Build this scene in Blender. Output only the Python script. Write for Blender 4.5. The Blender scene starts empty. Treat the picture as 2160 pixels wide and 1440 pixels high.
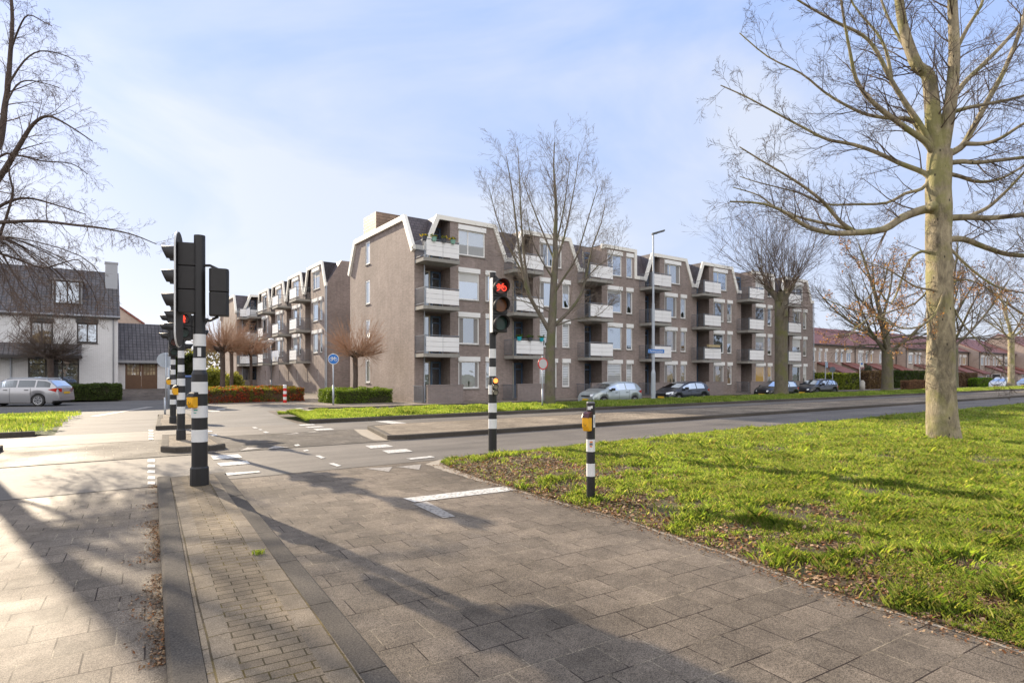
import bpy, math, random
import numpy as np
from mathutils import Vector, Matrix
R = math.radians
scene = bpy.context.scene
COL = scene.collection

# ---------------------------------------------------------------- camera / sky / sun
YAW = 35.35
cam_data = bpy.data.cameras.new("camera")
cam = bpy.data.objects.new("camera", cam_data)
COL.objects.link(cam)
cam.location = (0, 0, 1.6)
cam.rotation_euler = (R(90), 0, R(-YAW))
cam_data.sensor_width = 36
cam_data.lens = 1238 / 2160 * 36
cam_data.shift_y = 71 / 2160
cam_data.clip_start = 0.05
cam_data.clip_end = 6000
scene.camera = cam

SKYB, SKYW = (1.75, 2.34, 3.85), (3.1, 3.25, 3.6)
SUN_EL, SUN_AZ = 23.0, 10.0          # azimuth measured from +Y towards -X
sd = Vector((-math.sin(R(SUN_AZ)) * math.cos(R(SUN_EL)), math.cos(R(SUN_AZ)) * math.cos(R(SUN_EL)), math.sin(R(SUN_EL))))
world = bpy.data.worlds.new("World")
scene.world = world
world.use_nodes = True
wt = world.node_tree
wt.nodes.clear()
wo = wt.nodes.new("ShaderNodeOutputWorld")
bg = wt.nodes.new("ShaderNodeBackground")
sky = wt.nodes.new("ShaderNodeTexSky")
sky.sky_type = 'NISHITA'
sky.sun_disc = False
sky.sun_elevation = R(SUN_EL)
sky.sun_rotation = R(-SUN_AZ)
sky.air_density = 1.0
sky.dust_density = 1.0
sky.ozone_density = 2.0
bg.inputs[1].default_value = 0.15
tc = wt.nodes.new("ShaderNodeTexCoord")
mp = wt.nodes.new("ShaderNodeMapping")
mp.inputs['Scale'].default_value = (0.9, 1.3, 2.6)
mp.inputs['Rotation'].default_value = (0.3, 0.5, 0.9)
nz = wt.nodes.new("ShaderNodeTexNoise")
nz.inputs['Scale'].default_value = 1.5
nz.inputs['Detail'].default_value = 6
nz.inputs['Roughness'].default_value = 0.52
nz.inputs['Distortion'].default_value = 0.5
nr_ = wt.nodes.new("ShaderNodeMapRange")
nr_.inputs[1].default_value = 0.42; nr_.inputs[2].default_value = 0.64
sep = wt.nodes.new("ShaderNodeSeparateXYZ")
hz = wt.nodes.new("ShaderNodeMapRange")      # veil of thin cloud, thicker towards the horizon
hz.inputs[1].default_value = 0.0; hz.inputs[2].default_value = 0.42
hz.inputs[3].default_value = 0.95; hz.inputs[4].default_value = 0.0
add = wt.nodes.new("ShaderNodeMath"); add.operation = 'MAXIMUM'
mul = wt.nodes.new("ShaderNodeMath"); mul.operation = 'MULTIPLY'; mul.inputs[1].default_value = 0.8
veil = wt.nodes.new("ShaderNodeMixRGB")
veil.inputs[1].default_value = (SKYB[0], SKYB[1], SKYB[2], 1)
veil.inputs[2].default_value = (SKYW[0], SKYW[1], SKYW[2], 1)
mix = wt.nodes.new("ShaderNodeMixRGB"); mix.inputs[0].default_value = 0.945
wt.links.new(tc.outputs['Generated'], mp.inputs[0])
wt.links.new(mp.outputs[0], nz.inputs['Vector'])
wt.links.new(nz.outputs['Fac'], nr_.inputs[0])
wt.links.new(tc.outputs['Generated'], sep.inputs[0])
wt.links.new(sep.outputs['Z'], hz.inputs[0])
wt.links.new(nr_.outputs[0], mul.inputs[0])
wt.links.new(mul.outputs[0], add.inputs[0])
wt.links.new(hz.outputs[0], add.inputs[1])
wt.links.new(add.outputs[0], veil.inputs[0])
wt.links.new(sky.outputs[0], mix.inputs[1])
wt.links.new(veil.outputs[0], mix.inputs[2])
# cloud bank added to the unseen sky behind the photographer to brighten shaded sides
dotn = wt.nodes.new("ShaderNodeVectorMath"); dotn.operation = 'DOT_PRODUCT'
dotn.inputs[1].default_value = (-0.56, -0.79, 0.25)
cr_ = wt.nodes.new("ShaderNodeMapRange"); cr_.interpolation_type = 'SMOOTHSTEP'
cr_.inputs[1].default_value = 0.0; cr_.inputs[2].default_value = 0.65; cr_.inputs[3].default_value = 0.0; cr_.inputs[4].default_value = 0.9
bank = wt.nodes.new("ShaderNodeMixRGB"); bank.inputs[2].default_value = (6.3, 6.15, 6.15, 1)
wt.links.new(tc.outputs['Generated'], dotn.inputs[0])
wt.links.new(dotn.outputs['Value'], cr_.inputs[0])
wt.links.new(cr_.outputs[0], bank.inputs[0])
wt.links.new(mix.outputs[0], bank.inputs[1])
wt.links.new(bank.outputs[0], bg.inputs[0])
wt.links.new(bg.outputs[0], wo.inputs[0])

sl = bpy.data.lights.new("sun", 'SUN')
sl.energy = 4.9
sl.angle = R(0.6)
sl.color = (1.0, 0.84, 0.63)
so = bpy.data.objects.new("sun", sl)
COL.objects.link(so)
so.rotation_euler = sd.to_track_quat('Z', 'Y').to_euler()
so.location = (0, 0, 60)
vs = scene.view_settings
vs.view_transform = 'Standard'
vs.look = 'None'
vs.exposure = 0.84
vs.gamma = 1
scene.cycles.max_bounces = 6
scene.cycles.diffuse_bounces = 3
scene.cycles.glossy_bounces = 3
scene.cycles.transparent_max_bounces = 6
scene.cycles.use_denoising = True

# ---------------------------------------------------------------- photograph measures -> metres
CA, SA = math.cos(R(YAW)), math.sin(R(YAW))
def P(px, depth, py=791):             # a point at that depth in front of the camera
    X = (px - 1080) / 1238 * depth
    return Vector((X * CA + depth * SA, -X * SA + depth * CA, 1.6 - (py - 791) * depth / 1238))
def G(px, py, z=0.0):                 # a point on the level z
    v = P(px, 1238 * (1.6 - z) / (py - 791), py)
    return v
def UX(px, y):
    t = (px - 1080) / 1238
    return y * (SA + t * CA) / (CA - t * SA)

# ---------------------------------------------------------------- materials
MATS = {}
class NT:
    def __init__(s, name):
        s.m = bpy.data.materials.new(name)
        s.m.use_nodes = True
        s.t = s.m.node_tree
        s.b = s.t.nodes["Principled BSDF"]
    def n(s, typ, **kw):
        nd = s.t.nodes.new(typ)
        for k, v in kw.items():
            if k.startswith('_'): setattr(nd, k[1:], v)
            else: nd.inputs[k.replace('__', ' ')].default_value = v
        return nd
    def l(s, a, b): s.t.links.new(a, b)
def rgb(c): return (c[0], c[1], c[2], 1)
def noise(n, vec, scale, detail=4, rough=0.6, dist=0.0):
    q = n.n("ShaderNodeTexNoise", Scale=scale, Detail=detail, Roughness=rough, Distortion=dist)
    if vec: n.l(vec, q.inputs['Vector'])
    return q.outputs['Fac']
def ramp(n, fac, p0, p1, c0=(0, 0, 0), c1=(1, 1, 1)):
    q = n.n("ShaderNodeValToRGB")
    q.color_ramp.elements[0].position = p0
    q.color_ramp.elements[1].position = p1
    q.color_ramp.elements[0].color = rgb(c0)
    q.color_ramp.elements[1].color = rgb(c1)
    n.l(fac, q.inputs[0])
    return q.outputs[0]
def mixc(n, fac, a, b, mode='MIX'):
    q = n.n("ShaderNodeMixRGB", _blend_type=mode)
    for i, v in ((0, fac), (1, a), (2, b)):
        if isinstance(v, (int, float)): q.inputs[i].default_value = v
        elif isinstance(v, tuple): q.inputs[i].default_value = rgb(v)
        else: n.l(v, q.inputs[i])
    return q.outputs[0]
def bump(n, h, strength=0.3, dist=0.01, nrm=None):
    q = n.n("ShaderNodeBump", Strength=strength, Distance=dist)
    n.l(h, q.inputs['Height'])
    if nrm: n.l(nrm, q.inputs['Normal'])
    return q.outputs[0]
def coords(n, kind='Object'):
    return n.n("ShaderNodeTexCoord").outputs[kind]
def plain(name, c, rough=0.6, metal=0.0, spec=0.5, var=0.12, scale=3.0, bmp=0.0, coat=0.0):
    if name in MATS: return MATS[name]
    n = NT(name)
    co = coords(n)
    f = noise(n, co, scale, 5)
    n.l(mixc(n, f, tuple(x * (1 - var) for x in c), tuple(min(1, x * (1 + var)) for x in c)), n.b.inputs['Base Color'])
    n.b.inputs['Roughness'].default_value = rough
    n.b.inputs['Metallic'].default_value = metal
    n.b.inputs['Specular IOR Level'].default_value = spec
    n.b.inputs['Coat Weight'].default_value = coat
    if bmp: n.l(bump(n, noise(n, co, scale * 14, 3), bmp, 0.005), n.b.inputs['Normal'])
    MATS[name] = n.m
    return n.m
def emit(name, c, s):
    if name in MATS: return MATS[name]
    n = NT(name)
    n.b.inputs['Base Color'].default_value = rgb(tuple(x * .4 for x in c))
    n.b.inputs['Emission Color'].default_value = rgb(c)
    n.b.inputs['Emission Strength'].default_value = s
    MATS[name] = n.m
    return n.m
def brick(name, c1, c2, mortar, w=0.22, h=0.065, ms=0.009, rough=0.85, stain=0.25, bs=0.4, uv=True, off=0.5, rot=0, dirt=None):
    n = NT(name)
    co = coords(n, 'UV' if uv else 'Object')
    if rot:
        q = n.n("ShaderNodeMapping"); q.inputs['Rotation'].default_value = (0, 0, rot)
        n.l(co, q.inputs[0]); co = q.outputs[0]
    bt = n.n("ShaderNodeTexBrick", Scale=1.0, Color1=rgb(c1), Color2=rgb(c2), Mortar=rgb(mortar), _offset=off)
    bt.inputs['Brick Width'].default_value = w
    bt.inputs['Row Height'].default_value = h
    bt.inputs['Mortar Size'].default_value = ms
    bt.inputs['Mortar Smooth'].default_value = 0.3
    n.l(co, bt.inputs['Vector'])
    ob = coords(n)
    s1 = ramp(n, noise(n, ob, 0.35, 5, 0.65), 0.35, 0.7, (1 - stain,) * 3, (1 + stain * .4,) * 3)
    s2 = ramp(n, noise(n, ob, 6.0, 4, 0.7), 0.3, 0.75, (1 - stain * .5,) * 3, (1 + stain * .3,) * 3)
    c = mixc(n, 1.0, mixc(n, 1.0, bt.outputs['Color'], s1, 'MULTIPLY'), s2, 'MULTIPLY')
    if uv and stain > .2:      # rain streaks run down the wall
        sm_ = n.n("ShaderNodeMapping"); sm_.inputs['Scale'].default_value = (2.2, .10, 1)
        n.l(coords(n, 'UV'), sm_.inputs[0])
        c = mixc(n, 1.0, c, ramp(n, noise(n, sm_.outputs[0], 1.6, 5, .7), .35, .62, (.90, .89, .88), (1.03, 1.03, 1.03)), 'MULTIPLY')
    if dirt:
        c = mixc(n, ramp(n, noise(n, ob, 0.8, 6, 0.7, 0.5), 0.52, 0.68, (0, 0, 0), (.7, .7, .7)), c, dirt)
    n.l(c, n.b.inputs['Base Color'])
    n.b.inputs['Roughness'].default_value = rough
    inv = n.n("ShaderNodeMath", _operation='SUBTRACT'); inv.inputs[0].default_value = 1.0
    n.l(bt.outputs['Fac'], inv.inputs[1])
    b1 = bump(n, noise(n, ob, 60, 2), 0.25, 0.004)
    n.l(bump(n, inv.outputs[0], bs, 0.006, b1), n.b.inputs['Normal'])
    MATS[name] = n.m
    return n.m
def tiles_roof(name, c, w=0.3, h=0.33, dark=0.35, flat=False):
    n = NT(name)
    co = coords(n, 'UV')
    bt = n.n("ShaderNodeTexBrick", Scale=1.0, Color1=rgb(c), Color2=rgb(tuple(x * .72 for x in c)), Mortar=rgb(tuple(x * dark for x in c)), _offset=0.5 if flat else 0.0)
    bt.inputs['Brick Width'].default_value = w
    bt.inputs['Row Height'].default_value = h
    bt.inputs['Mortar Size'].default_value = 0.016 if flat else 0.028
    bt.inputs['Mortar Smooth'].default_value = 0.6
    n.l(co, bt.inputs['Vector'])
    ob = coords(n)
    s1 = ramp(n, noise(n, ob, 1.2, 5, 0.65), 0.35, 0.7, (.75,) * 3, (1.2,) * 3)
    n.l(mixc(n, 1.0, bt.outputs['Color'], s1, 'MULTIPLY'), n.b.inputs['Base Color'])
    n.b.inputs['Roughness'].default_value = 0.55
    inv = n.n("ShaderNodeMath", _operation='SUBTRACT'); inv.inputs[0].default_value = 1.0
    n.l(bt.outputs['Fac'], inv.inputs[1])
    n.l(bump(n, inv.outputs[0], 0.9, 0.03), n.b.inputs['Normal'])
    MATS[name] = n.m
    return n.m
def paving(name, c1, c2, mx, w, h, ms, joint_light=None, off=0.5, rot=0.0, rough=0.6, patch=(0.55, 1.3), speck=0.5, spec=0.10):
    """ground paving in metres: thin dark joints, sandy cross joints, exposed aggregate and worn patches"""
    n = NT(name)
    ob = coords(n)
    wob = n.n("ShaderNodeTexNoise", Scale=1.3, Detail=2)
    n.l(ob, wob.inputs['Vector'])
    va = n.n("ShaderNodeVectorMath", _operation='SCALE'); va.inputs['Scale'].default_value = 0.02
    n.l(wob.outputs['Color'], va.inputs[0])
    vb = n.n("ShaderNodeVectorMath", _operation='ADD')
    n.l(ob, vb.inputs[0]); n.l(va.outputs[0], vb.inputs[1])
    q = n.n("ShaderNodeMapping"); q.inputs['Rotation'].default_value = (0, 0, rot)
    n.l(vb.outputs[0], q.inputs[0])
    bt = n.n("ShaderNodeTexBrick", Scale=1.0, Color1=rgb(c1), Color2=rgb(c2), Mortar=rgb(mx), _offset=off)
    bt.inputs['Brick Width'].default_value = w
    bt.inputs['Row Height'].default_value = h
    bt.inputs['Mortar Size'].default_value = ms
    bt.inputs['Mortar Smooth'].default_value = 0.15
    n.l(q.outputs[0], bt.inputs['Vector'])
    col = bt.outputs['Color']
    if joint_light:      # sand swept into the joints in places
        f = ramp(n, noise(n, ob, 2.2, 3), 0.47, 0.58)
        mm = n.n("ShaderNodeMath", _operation='MULTIPLY')
        n.l(bt.outputs['Fac'], mm.inputs[0]); n.l(f, mm.inputs[1])
        col = mixc(n, mm.outputs[0], col, joint_light)
    s1 = ramp(n, noise(n, ob, 0.45, 6, 0.7, 0.3), 0.3, 0.72, (patch[0],) * 3, (patch[1],) * 3)
    s2 = ramp(n, noise(n, ob, 3.5, 6, 0.8), 0.3, 0.75, (.68,) * 3, (1.22,) * 3)
    s3 = ramp(n, noise(n, ob, 150, 2, 0.8), 0.35, 0.68, (1 - speck,) * 3, (1 + speck,) * 3)
    c = mixc(n, 1.0, mixc(n, 1.0, mixc(n, 1.0, col, s1, 'MULTIPLY'), s2, 'MULTIPLY'), s3, 'MULTIPLY')
    c = mixc(n, ramp(n, noise(n, ob, 1.7, 6, .75, .8), .60, .70, (0, 0, 0), (.45, .45, .45)), c, tuple(x * .45 for x in c2))
    n.l(c, n.b.inputs['Base Color'])
    n.l(ramp(n, noise(n, ob, 0.6, 4), 0.35, 0.7, (rough + .05,) * 3, (rough + .28,) * 3), n.b.inputs['Roughness'])
    n.b.inputs['Specular IOR Level'].default_value = spec
    inv = n.n("ShaderNodeMath", _operation='SUBTRACT'); inv.inputs[0].default_value = 1.0
    n.l(bt.outputs['Fac'], inv.inputs[1])
    b1 = bump(n, noise(n, ob, 110, 3, 0.7), 0.5, 0.004)
    b2 = bump(n, noise(n, ob, 2.5, 3, 0.6), 0.3, 0.03, b1)
    n.l(bump(n, inv.outputs[0], 0.6, 0.006, b2), n.b.inputs['Normal'])
    MATS[name] = n.m
    return n.m
def asphalt(name, c, warm=None, rough=0.62):
    n = NT(name)
    ob = coords(n)
    mpg = n.n("ShaderNodeMapping"); mpg.inputs['Scale'].default_value = (0.12, 1, 1)
    n.l(ob, mpg.inputs[0])
    s1 = ramp(n, noise(n, mpg.outputs[0], 1.1, 6, 0.65, 0.2), 0.3, 0.72, (.75,) * 3, (1.3,) * 3)
    s2 = ramp(n, noise(n, ob, 90, 2, 0.8), 0.35, 0.68, (.55,) * 3, (1.5,) * 3)
    base = mixc(n, ramp(n, noise(n, ob, 0.5, 5), 0.4, 0.65), c, warm or tuple(x * 1.25 for x in c))
    n.l(mixc(n, 1.0, mixc(n, 1.0, base, s1, 'MULTIPLY'), s2, 'MULTIPLY'), n.b.inputs['Base Color'])
    n.b.inputs['Roughness'].default_value = rough + .1
    n.b.inputs['Specular IOR Level'].default_value = .3
    b1 = bump(n, noise(n, ob, 90, 3, 0.8), 0.7, 0.006)
    n.l(bump(n, noise(n, ob, 1.5, 3), 0.3, 0.04, b1), n.b.inputs['Normal'])
    MATS[name] = n.m
    return n.m
def paint_worn(name, c, under):
    n = NT(name)
    ob = coords(n)
    f = ramp(n, noise(n, ob, 22, 5, 0.8), 0.40, 0.52)
    n.l(mixc(n, f, under, c), n.b.inputs['Base Color'])
    n.b.inputs['Roughness'].default_value = 0.55
    n.l(bump(n, noise(n, ob, 90, 2), 0.4, 0.004), n.b.inputs['Normal'])
    MATS[name] = n.m
    return n.m
def attr_mat(name, rough=0.6, trans=0.0, spec=0.3):
    """colour comes from the per-leaf / per-blade colour of the mesh"""
    n = NT(name)
    a = n.n("ShaderNodeAttribute", _attribute_name="col")
    n.l(a.outputs['Color'], n.b.inputs['Base Color'])
    n.b.inputs['Roughness'].default_value = rough
    n.b.inputs['Specular IOR Level'].default_value = spec
    if trans:
        tr = n.n("ShaderNodeBsdfTranslucent")
        n.l(mixc(n, 1.0, a.outputs['Color'], (1.35, 1.3, .7), 'MULTIPLY'), tr.inputs['Color'])
        mx = n.n("ShaderNodeMixShader"); mx.inputs[0].default_value = trans
        n.l(n.b.outputs[0], mx.inputs[1]); n.l(tr.outputs[0], mx.inputs[2])
        n.l(mx.outputs[0], n.t.nodes["Material Output"].inputs[0])
    MATS[name] = n.m
    return n.m
def glass(name, inside, refl=0.5, stripes=None, top=None):
    """window pane: mirror-like outer face over what stands behind it (curtain, blind, dark room)"""
    n = NT(name)
    uv = coords(n, 'UV')
    ob = coords(n)
    base = mixc(n, ramp(n, noise(n, ob, 1.1, 3), 0.42, 0.58), inside, tuple(x * .45 for x in inside))
    if stripes:
        wv = n.n("ShaderNodeTexWave", Scale=stripes[0], _bands_direction=stripes[1])
        n.l(uv, wv.inputs['Vector'])
        base = mixc(n, ramp(n, wv.outputs['Fac'], .35, .55), tuple(x * .4 for x in inside), inside)
    n.l(base, n.b.inputs['Base Color'])
    n.b.inputs['Roughness'].default_value = 0.5
    gl = n.n("ShaderNodeBsdfGlossy", Roughness=0.02)
    gl.inputs['Color'].default_value = (.70, .78, .88, 1)
    n.l(bump(n, noise(n, ob, 1.3, 2), 0.12, 0.05), gl.inputs['Normal'])
    fr = n.n("ShaderNodeFresnel", IOR=1.52)
    ad = n.n("ShaderNodeMath", _operation='ADD', _use_clamp=True); ad.inputs[1].default_value = refl
    n.l(fr.outputs[0], ad.inputs[0])
    mx = n.n("ShaderNodeMixShader")
    n.l(ad.outputs[0], mx.inputs[0]); n.l(n.b.outputs[0], mx.inputs[1]); n.l(gl.outputs[0], mx.inputs[2])
    n.l(mx.outputs[0], n.t.nodes["Material Output"].inputs[0])
    MATS[name] = n.m
    return n.m

BR = brick("brick_mauve", (.37, .295, .265), (.27, .212, .192), (.35, .31, .285), stain=.24)
BRG = brick("brick_pale", (.52, .44, .35), (.43, .36, .285), (.46, .41, .34), stain=.22)
BRD = brick("brick_dark_low", (.26, .20, .185), (.19, .15, .14), (.32, .29, .27), stain=.15, ms=.012)
BRR = brick("brick_row", (.50, .39, .33), (.42, .32, .275), (.46, .41, .36), stain=.15)
BRO = brick("brick_row_end", (.52, .30, .18), (.44, .25, .15), (.45, .36, .28), stain=.15)
BRW = brick("brick_white", (.84, .84, .84), (.80, .80, .80), (.62, .62, .63), stain=.08, bs=.5)
SLATE = tiles_roof("slate", (.10, .082, .09), .30, .22, .4, True)
SLATEB = tiles_roof("shingle_brown", (.34, .23, .16), .5, .22, .6, True)
PAN = tiles_roof("pantile_dark", (.13, .12, .125), .25, .3)
PANR = tiles_roof("pantile_red", (.33, .115, .085), .28, .3, .4)
WHITE = plain("white_paint", (.85, .85, .83), .5, var=.05)
TRIM = plain("trim_offwhite", (.82, .80, .74), .55, var=.10, scale=1.5)
PANEL = plain("panel_white", (.86, .86, .86), .45, var=.04)
CONC = plain("concrete", (.30, .29, .265), .85, var=.3, scale=4, bmp=.3)
CONCD = plain("concrete_kerb", (.062, .053, .045), .95, spec=.15, var=.5, scale=9, bmp=.8)
GREY = plain("grey_metal", (.19, .21, .24), .45, .3)
GALV = plain("galvanised", (.42, .46, .51), .5, .35, var=.15)
BLACK = plain("black_paint", (.018, .018, .020), .42, var=.3, scale=6)
BLACKP = plain("black_plastic", (.022, .021, .022), .55, var=.3, scale=10, bmp=.1)
REFW = plain("white_sheeting", (.70, .71, .71), .4, var=.14, scale=9)
YELL = plain("yellow_plastic", (.83, .42, .01), .4, var=.08)
REDP = plain("red_paint", (.62, .03, .025), .4)
BLUES = plain("blue_sign", (.02, .17, .55), .35, var=.03)
DARKF = plain("dark_frame", (.045, .04, .04), .45)
CREAMF = plain("cream_frame", (.62, .58, .48), .5, var=.05)
BLUEF = plain("blue_door", (.09, .15, .25), .45)
BROWNW = plain("brown_wood", (.14, .075, .04), .5, var=.25)
ROOM = plain("dim_room", (.04, .037, .035), .8, var=.3)
G_SKY = glass("glass_sky", (.10, .11, .12), .48)
G_CUR = glass("glass_curtain", (.42, .43, .42), .30, (18, 'X'))
G_BLI = glass("glass_blind", (.66, .67, .66), .12, (2.6, 'Y'))
G_DRK = glass("glass_dark", (.045, .045, .05), .30)
G_WRM = glass("glass_warm", (.30, .19, .08), .28)
G_YEL = glass("glass_yellow", (.70, .38, .01), .10, (7, 'X'))
G_GRD = glass("glass_lit_grid", (.55, .42, .26), .22)
G_CAR = glass("glass_car", (.02, .024, .025), .03)
SOIL = plain("soil", (.095, .065, .042), .95, var=.4, scale=6, bmp=.8)
BARK = None
def bark(name, c1, c2, green=None, scale=5):
    n = NT(name)
    ob = coords(n)
    m_ = n.n("ShaderNodeMapping"); m_.inputs['Scale'].default_value = (1, 1, .45)
    n.l(ob, m_.inputs[0])
    c = mixc(n, ramp(n, noise(n, m_.outputs[0], scale, 6, 0.7, .6), .35, .65), c1, c2)
    if green: c = mixc(n, ramp(n, noise(n, ob, 1.5, 4), .48, .62, (0, 0, 0), (.8, .8, .8)), c, green)
    vo = n.n("ShaderNodeTexVoronoi", Scale=scale * 1.6); n.l(m_.outputs[0], vo.inputs['Vector'])
    c = mixc(n, ramp(n, vo.outputs['Distance'], .06, .13, (1, 1, 1), (0, 0, 0)), c, tuple(x * .28 for x in c1))
    n.l(c, n.b.inputs['Base Color'])
    n.b.inputs['Roughness'].default_value = .85
    n.l(bump(n, noise(n, m_.outputs[0], scale * 5, 6, .75), 1.0, .035), n.b.inputs['Normal'])
    return n.m
BARK_BEECH = bark("bark_beech", (.13, .108, .075), (.47, .40, .265), (.26, .25, .09), 4.5)
BARK_MOSS = bark("bark_mossy", (.10, .085, .06), (.17, .145, .10), (.13, .13, .04), 7)
BARK_GREY = bark("bark_grey", (.12, .10, .08), (.19, .165, .13), (.13, .14, .06), 7)
BARK_DARK = bark("bark_dark", (.07, .05, .04), (.12, .09, .075), None, 7)
TWIG = plain("twig_brown", (.095, .068, .05), .8, var=.3)
TWIG2 = plain("twig_pale", (.19, .155, .12), .8, var=.3)
TWIGD = plain("twig_dark", (.13, .09, .068), .8, var=.3)
TWIGR = plain("twig_russet", (.34, .20, .12), .75, var=.35, scale=2)
LEAFM = attr_mat("leaf_colour", .55, .45)
GRASSM = attr_mat("grass_blade", .5, .5, .4)
LITTERM = attr_mat("leaf_litter", .8, .15)

# ---------------------------------------------------------------- mesh builder
class MB:
    def __init__(s): s.v, s.f, s.mi = [], [], []
    def quad(s, a, b, c, d, m=0): s.poly([a, b, c, d], m)
    def poly(s, pts, m=0):
        i = len(s.v)
        s.v += [tuple(p) for p in pts]
        s.f.append(tuple(range(i, i + len(pts)))); s.mi.append(m)
        return s
    def box(s, x0, x1, y0, y1, z0, z1, m=0):
        i = len(s.v)
        s.v += [(x0, y0, z0), (x1, y0, z0), (x1, y1, z0), (x0, y1, z0), (x0, y0, z1), (x1, y0, z1), (x1, y1, z1), (x0, y1, z1)]
        for q in ((0, 3, 2, 1), (4, 5, 6, 7), (0, 1, 5, 4), (1, 2, 6, 5), (2, 3, 7, 6), (3, 0, 4, 7)):
            s.f.append(tuple(i + k for k in q)); s.mi.append(m)
        return s
    def prism(s, pts, vec, m=0, caps=True):
        """pts: closed outline (3-D), swept along vec"""
        i = len(s.v); n = len(pts); vec = Vector(vec)
        s.v += [tuple(p) for p in pts] + [tuple(Vector(p) + vec) for p in pts]
        for k in range(n):
            s.f.append((i + k, i + (k + 1) % n, i + n + (k + 1) % n, i + n + k)); s.mi.append(m)
        if caps:
            s.f.append(tuple(i + k for k in reversed(range(n)))); s.mi.append(m)
            s.f.append(tuple(i + n + k for k in range(n))); s.mi.append(m)
        return s
    def cyl(s, x, y, z0, z1, r0, r1=None, n=20, m=0, cap=True):
        r1 = r0 if r1 is None else r1
        i = len(s.v)
        for z, r in ((z0, r0), (z1, r1)):
            s.v += [(x + r * math.cos(2 * math.pi * k / n), y + r * math.sin(2 * math.pi * k / n), z) for k in range(n)]
        for k in range(n):
            s.f.append((i + k, i + (k + 1) % n, i + n + (k + 1) % n, i + n + k)); s.mi.append(m)
        if cap:
            s.f.append(tuple(i + k for k in reversed(range(n)))); s.mi.append(m)
            s.f.append(tuple(i + n + k for k in range(n))); s.mi.append(m)
        return s
    def disc(s, c, nrm, r, t, n=28, m=0, sx=1.0):
        """thick disc centred c, facing nrm"""
        nrm = Vector(nrm).normalized(); a = nrm.orthogonal().normalized()
        if abs(nrm.z) < .9: a = Vector((-nrm.y, nrm.x, 0)).normalized()
        b = nrm.cross(a)
        pts = [Vector(c) + a * r * sx * math.cos(2 * math.pi * k / n) + b * r * math.sin(2 * math.pi * k / n) for k in range(n)]
        return s.prism(pts, nrm * t, m)
    def tube(s, pts, rads, n=8, m=0, cap=True):
        pts = [Vector(p) for p in pts]
        if isinstance(rads, (int, float)): rads = [rads] * len(pts)
        i0 = len(s.v); up = None
        for k, p in enumerate(pts):
            t = (pts[min(k + 1, len(pts) - 1)] - pts[max(k - 1, 0)])
            t = t.normalized() if t.length > 1e-9 else Vector((0, 0, 1))
            if up is None: up = t.orthogonal().normalized()
            up = (up - t * up.dot(t)); up = up.normalized() if up.length > 1e-6 else t.orthogonal().normalized()
            w = t.cross(up)
            for j in range(n):
                a = 2 * math.pi * j / n
                s.v.append(tuple(p + (up * math.cos(a) + w * math.sin(a)) * rads[k]))
        for k in range(len(pts) - 1):
            for j in range(n):
                a, b = i0 + k * n + j, i0 + k * n + (j + 1) % n
                s.f.append((a, b, b + n, a + n)); s.mi.append(m)
        if cap and n > 3:
            s.f.append(tuple(i0 + j for j in reversed(range(n)))); s.mi.append(m)
            e = i0 + (len(pts) - 1) * n
            s.f.append(tuple(e + j for j in range(n))); s.mi.append(m)
        return s
    def xf(s, M, i0=0):
        s.v[i0:] = [tuple(M @ Vector(p)) for p in s.v[i0:]]
        return s
    def build(s, name, mats, parent=None, smooth=False, bevel=0.0, loc=None, subsurf=0):
        me = bpy.data.meshes.new(name)
        me.from_pydata(s.v, [], s.f)
        if not isinstance(mats, (list, tuple)): mats = [mats]
        for m in mats: me.materials.append(m)
        me.polygons.foreach_set('material_index', s.mi)
        uv = me.uv_layers.new(name="UVMap")
        co = np.array(s.v, dtype=np.float32)
        out = np.zeros((len(me.loops), 2), dtype=np.float32)
        for p in me.polygons:
            nx, ny, nz_ = p.normal
            li = list(p.loop_indices); vi = list(p.vertices)
            c = co[vi]
            hl = math.hypot(nx, ny)
            if hl < .2: out[li, 0] = c[:, 0]; out[li, 1] = c[:, 1]
            else:
                hx, hy = -ny / hl, nx / hl
                out[li, 0] = c[:, 0] * hx + c[:, 1] * hy
                out[li, 1] = c[:, 2] / max(.3, hl)
        uv.data.foreach_set('uv', out.ravel())
        if smooth: me.polygons.foreach_set('use_smooth', [True] * len(me.polygons))
        me.update()
        o = bpy.data.objects.new(name, me)
        COL.objects.link(o)
        if parent: o.parent = parent
        if loc is not None: o.location = loc
        if bevel:
            bv = o.modifiers.new("bevel", 'BEVEL'); bv.width = bevel; bv.segments = 2; bv.limit_method = 'ANGLE'
        if subsurf:
            ss = o.modifiers.new("sub", 'SUBSURF'); ss.levels = ss.render_levels = subsurf
        return o
def tag(o, label=None, cat=None, group=None, kind=None):
    if label: o['label'] = label
    if cat: o['category'] = cat
    if group: o['group'] = group
    if kind: o['kind'] = kind
    return o
def thing(name, label, cat, loc=(0, 0, 0), rz=0, group=None):
    o = bpy.data.objects.new(name, None)
    COL.objects.link(o)
    o.location = loc; o.rotation_euler = (0, 0, rz)
    o.empty_display_size = .2
    return tag(o, label, cat, group)
def copy_tree(o, parent=None):
    c = o.copy(); COL.objects.link(c)
    if parent: c.parent = parent
    for ch in [x for x in bpy.data.objects if x.parent == o]: copy_tree(ch, c)
    return c
def struct(o): o['kind'] = 'structure'; return o
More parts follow.
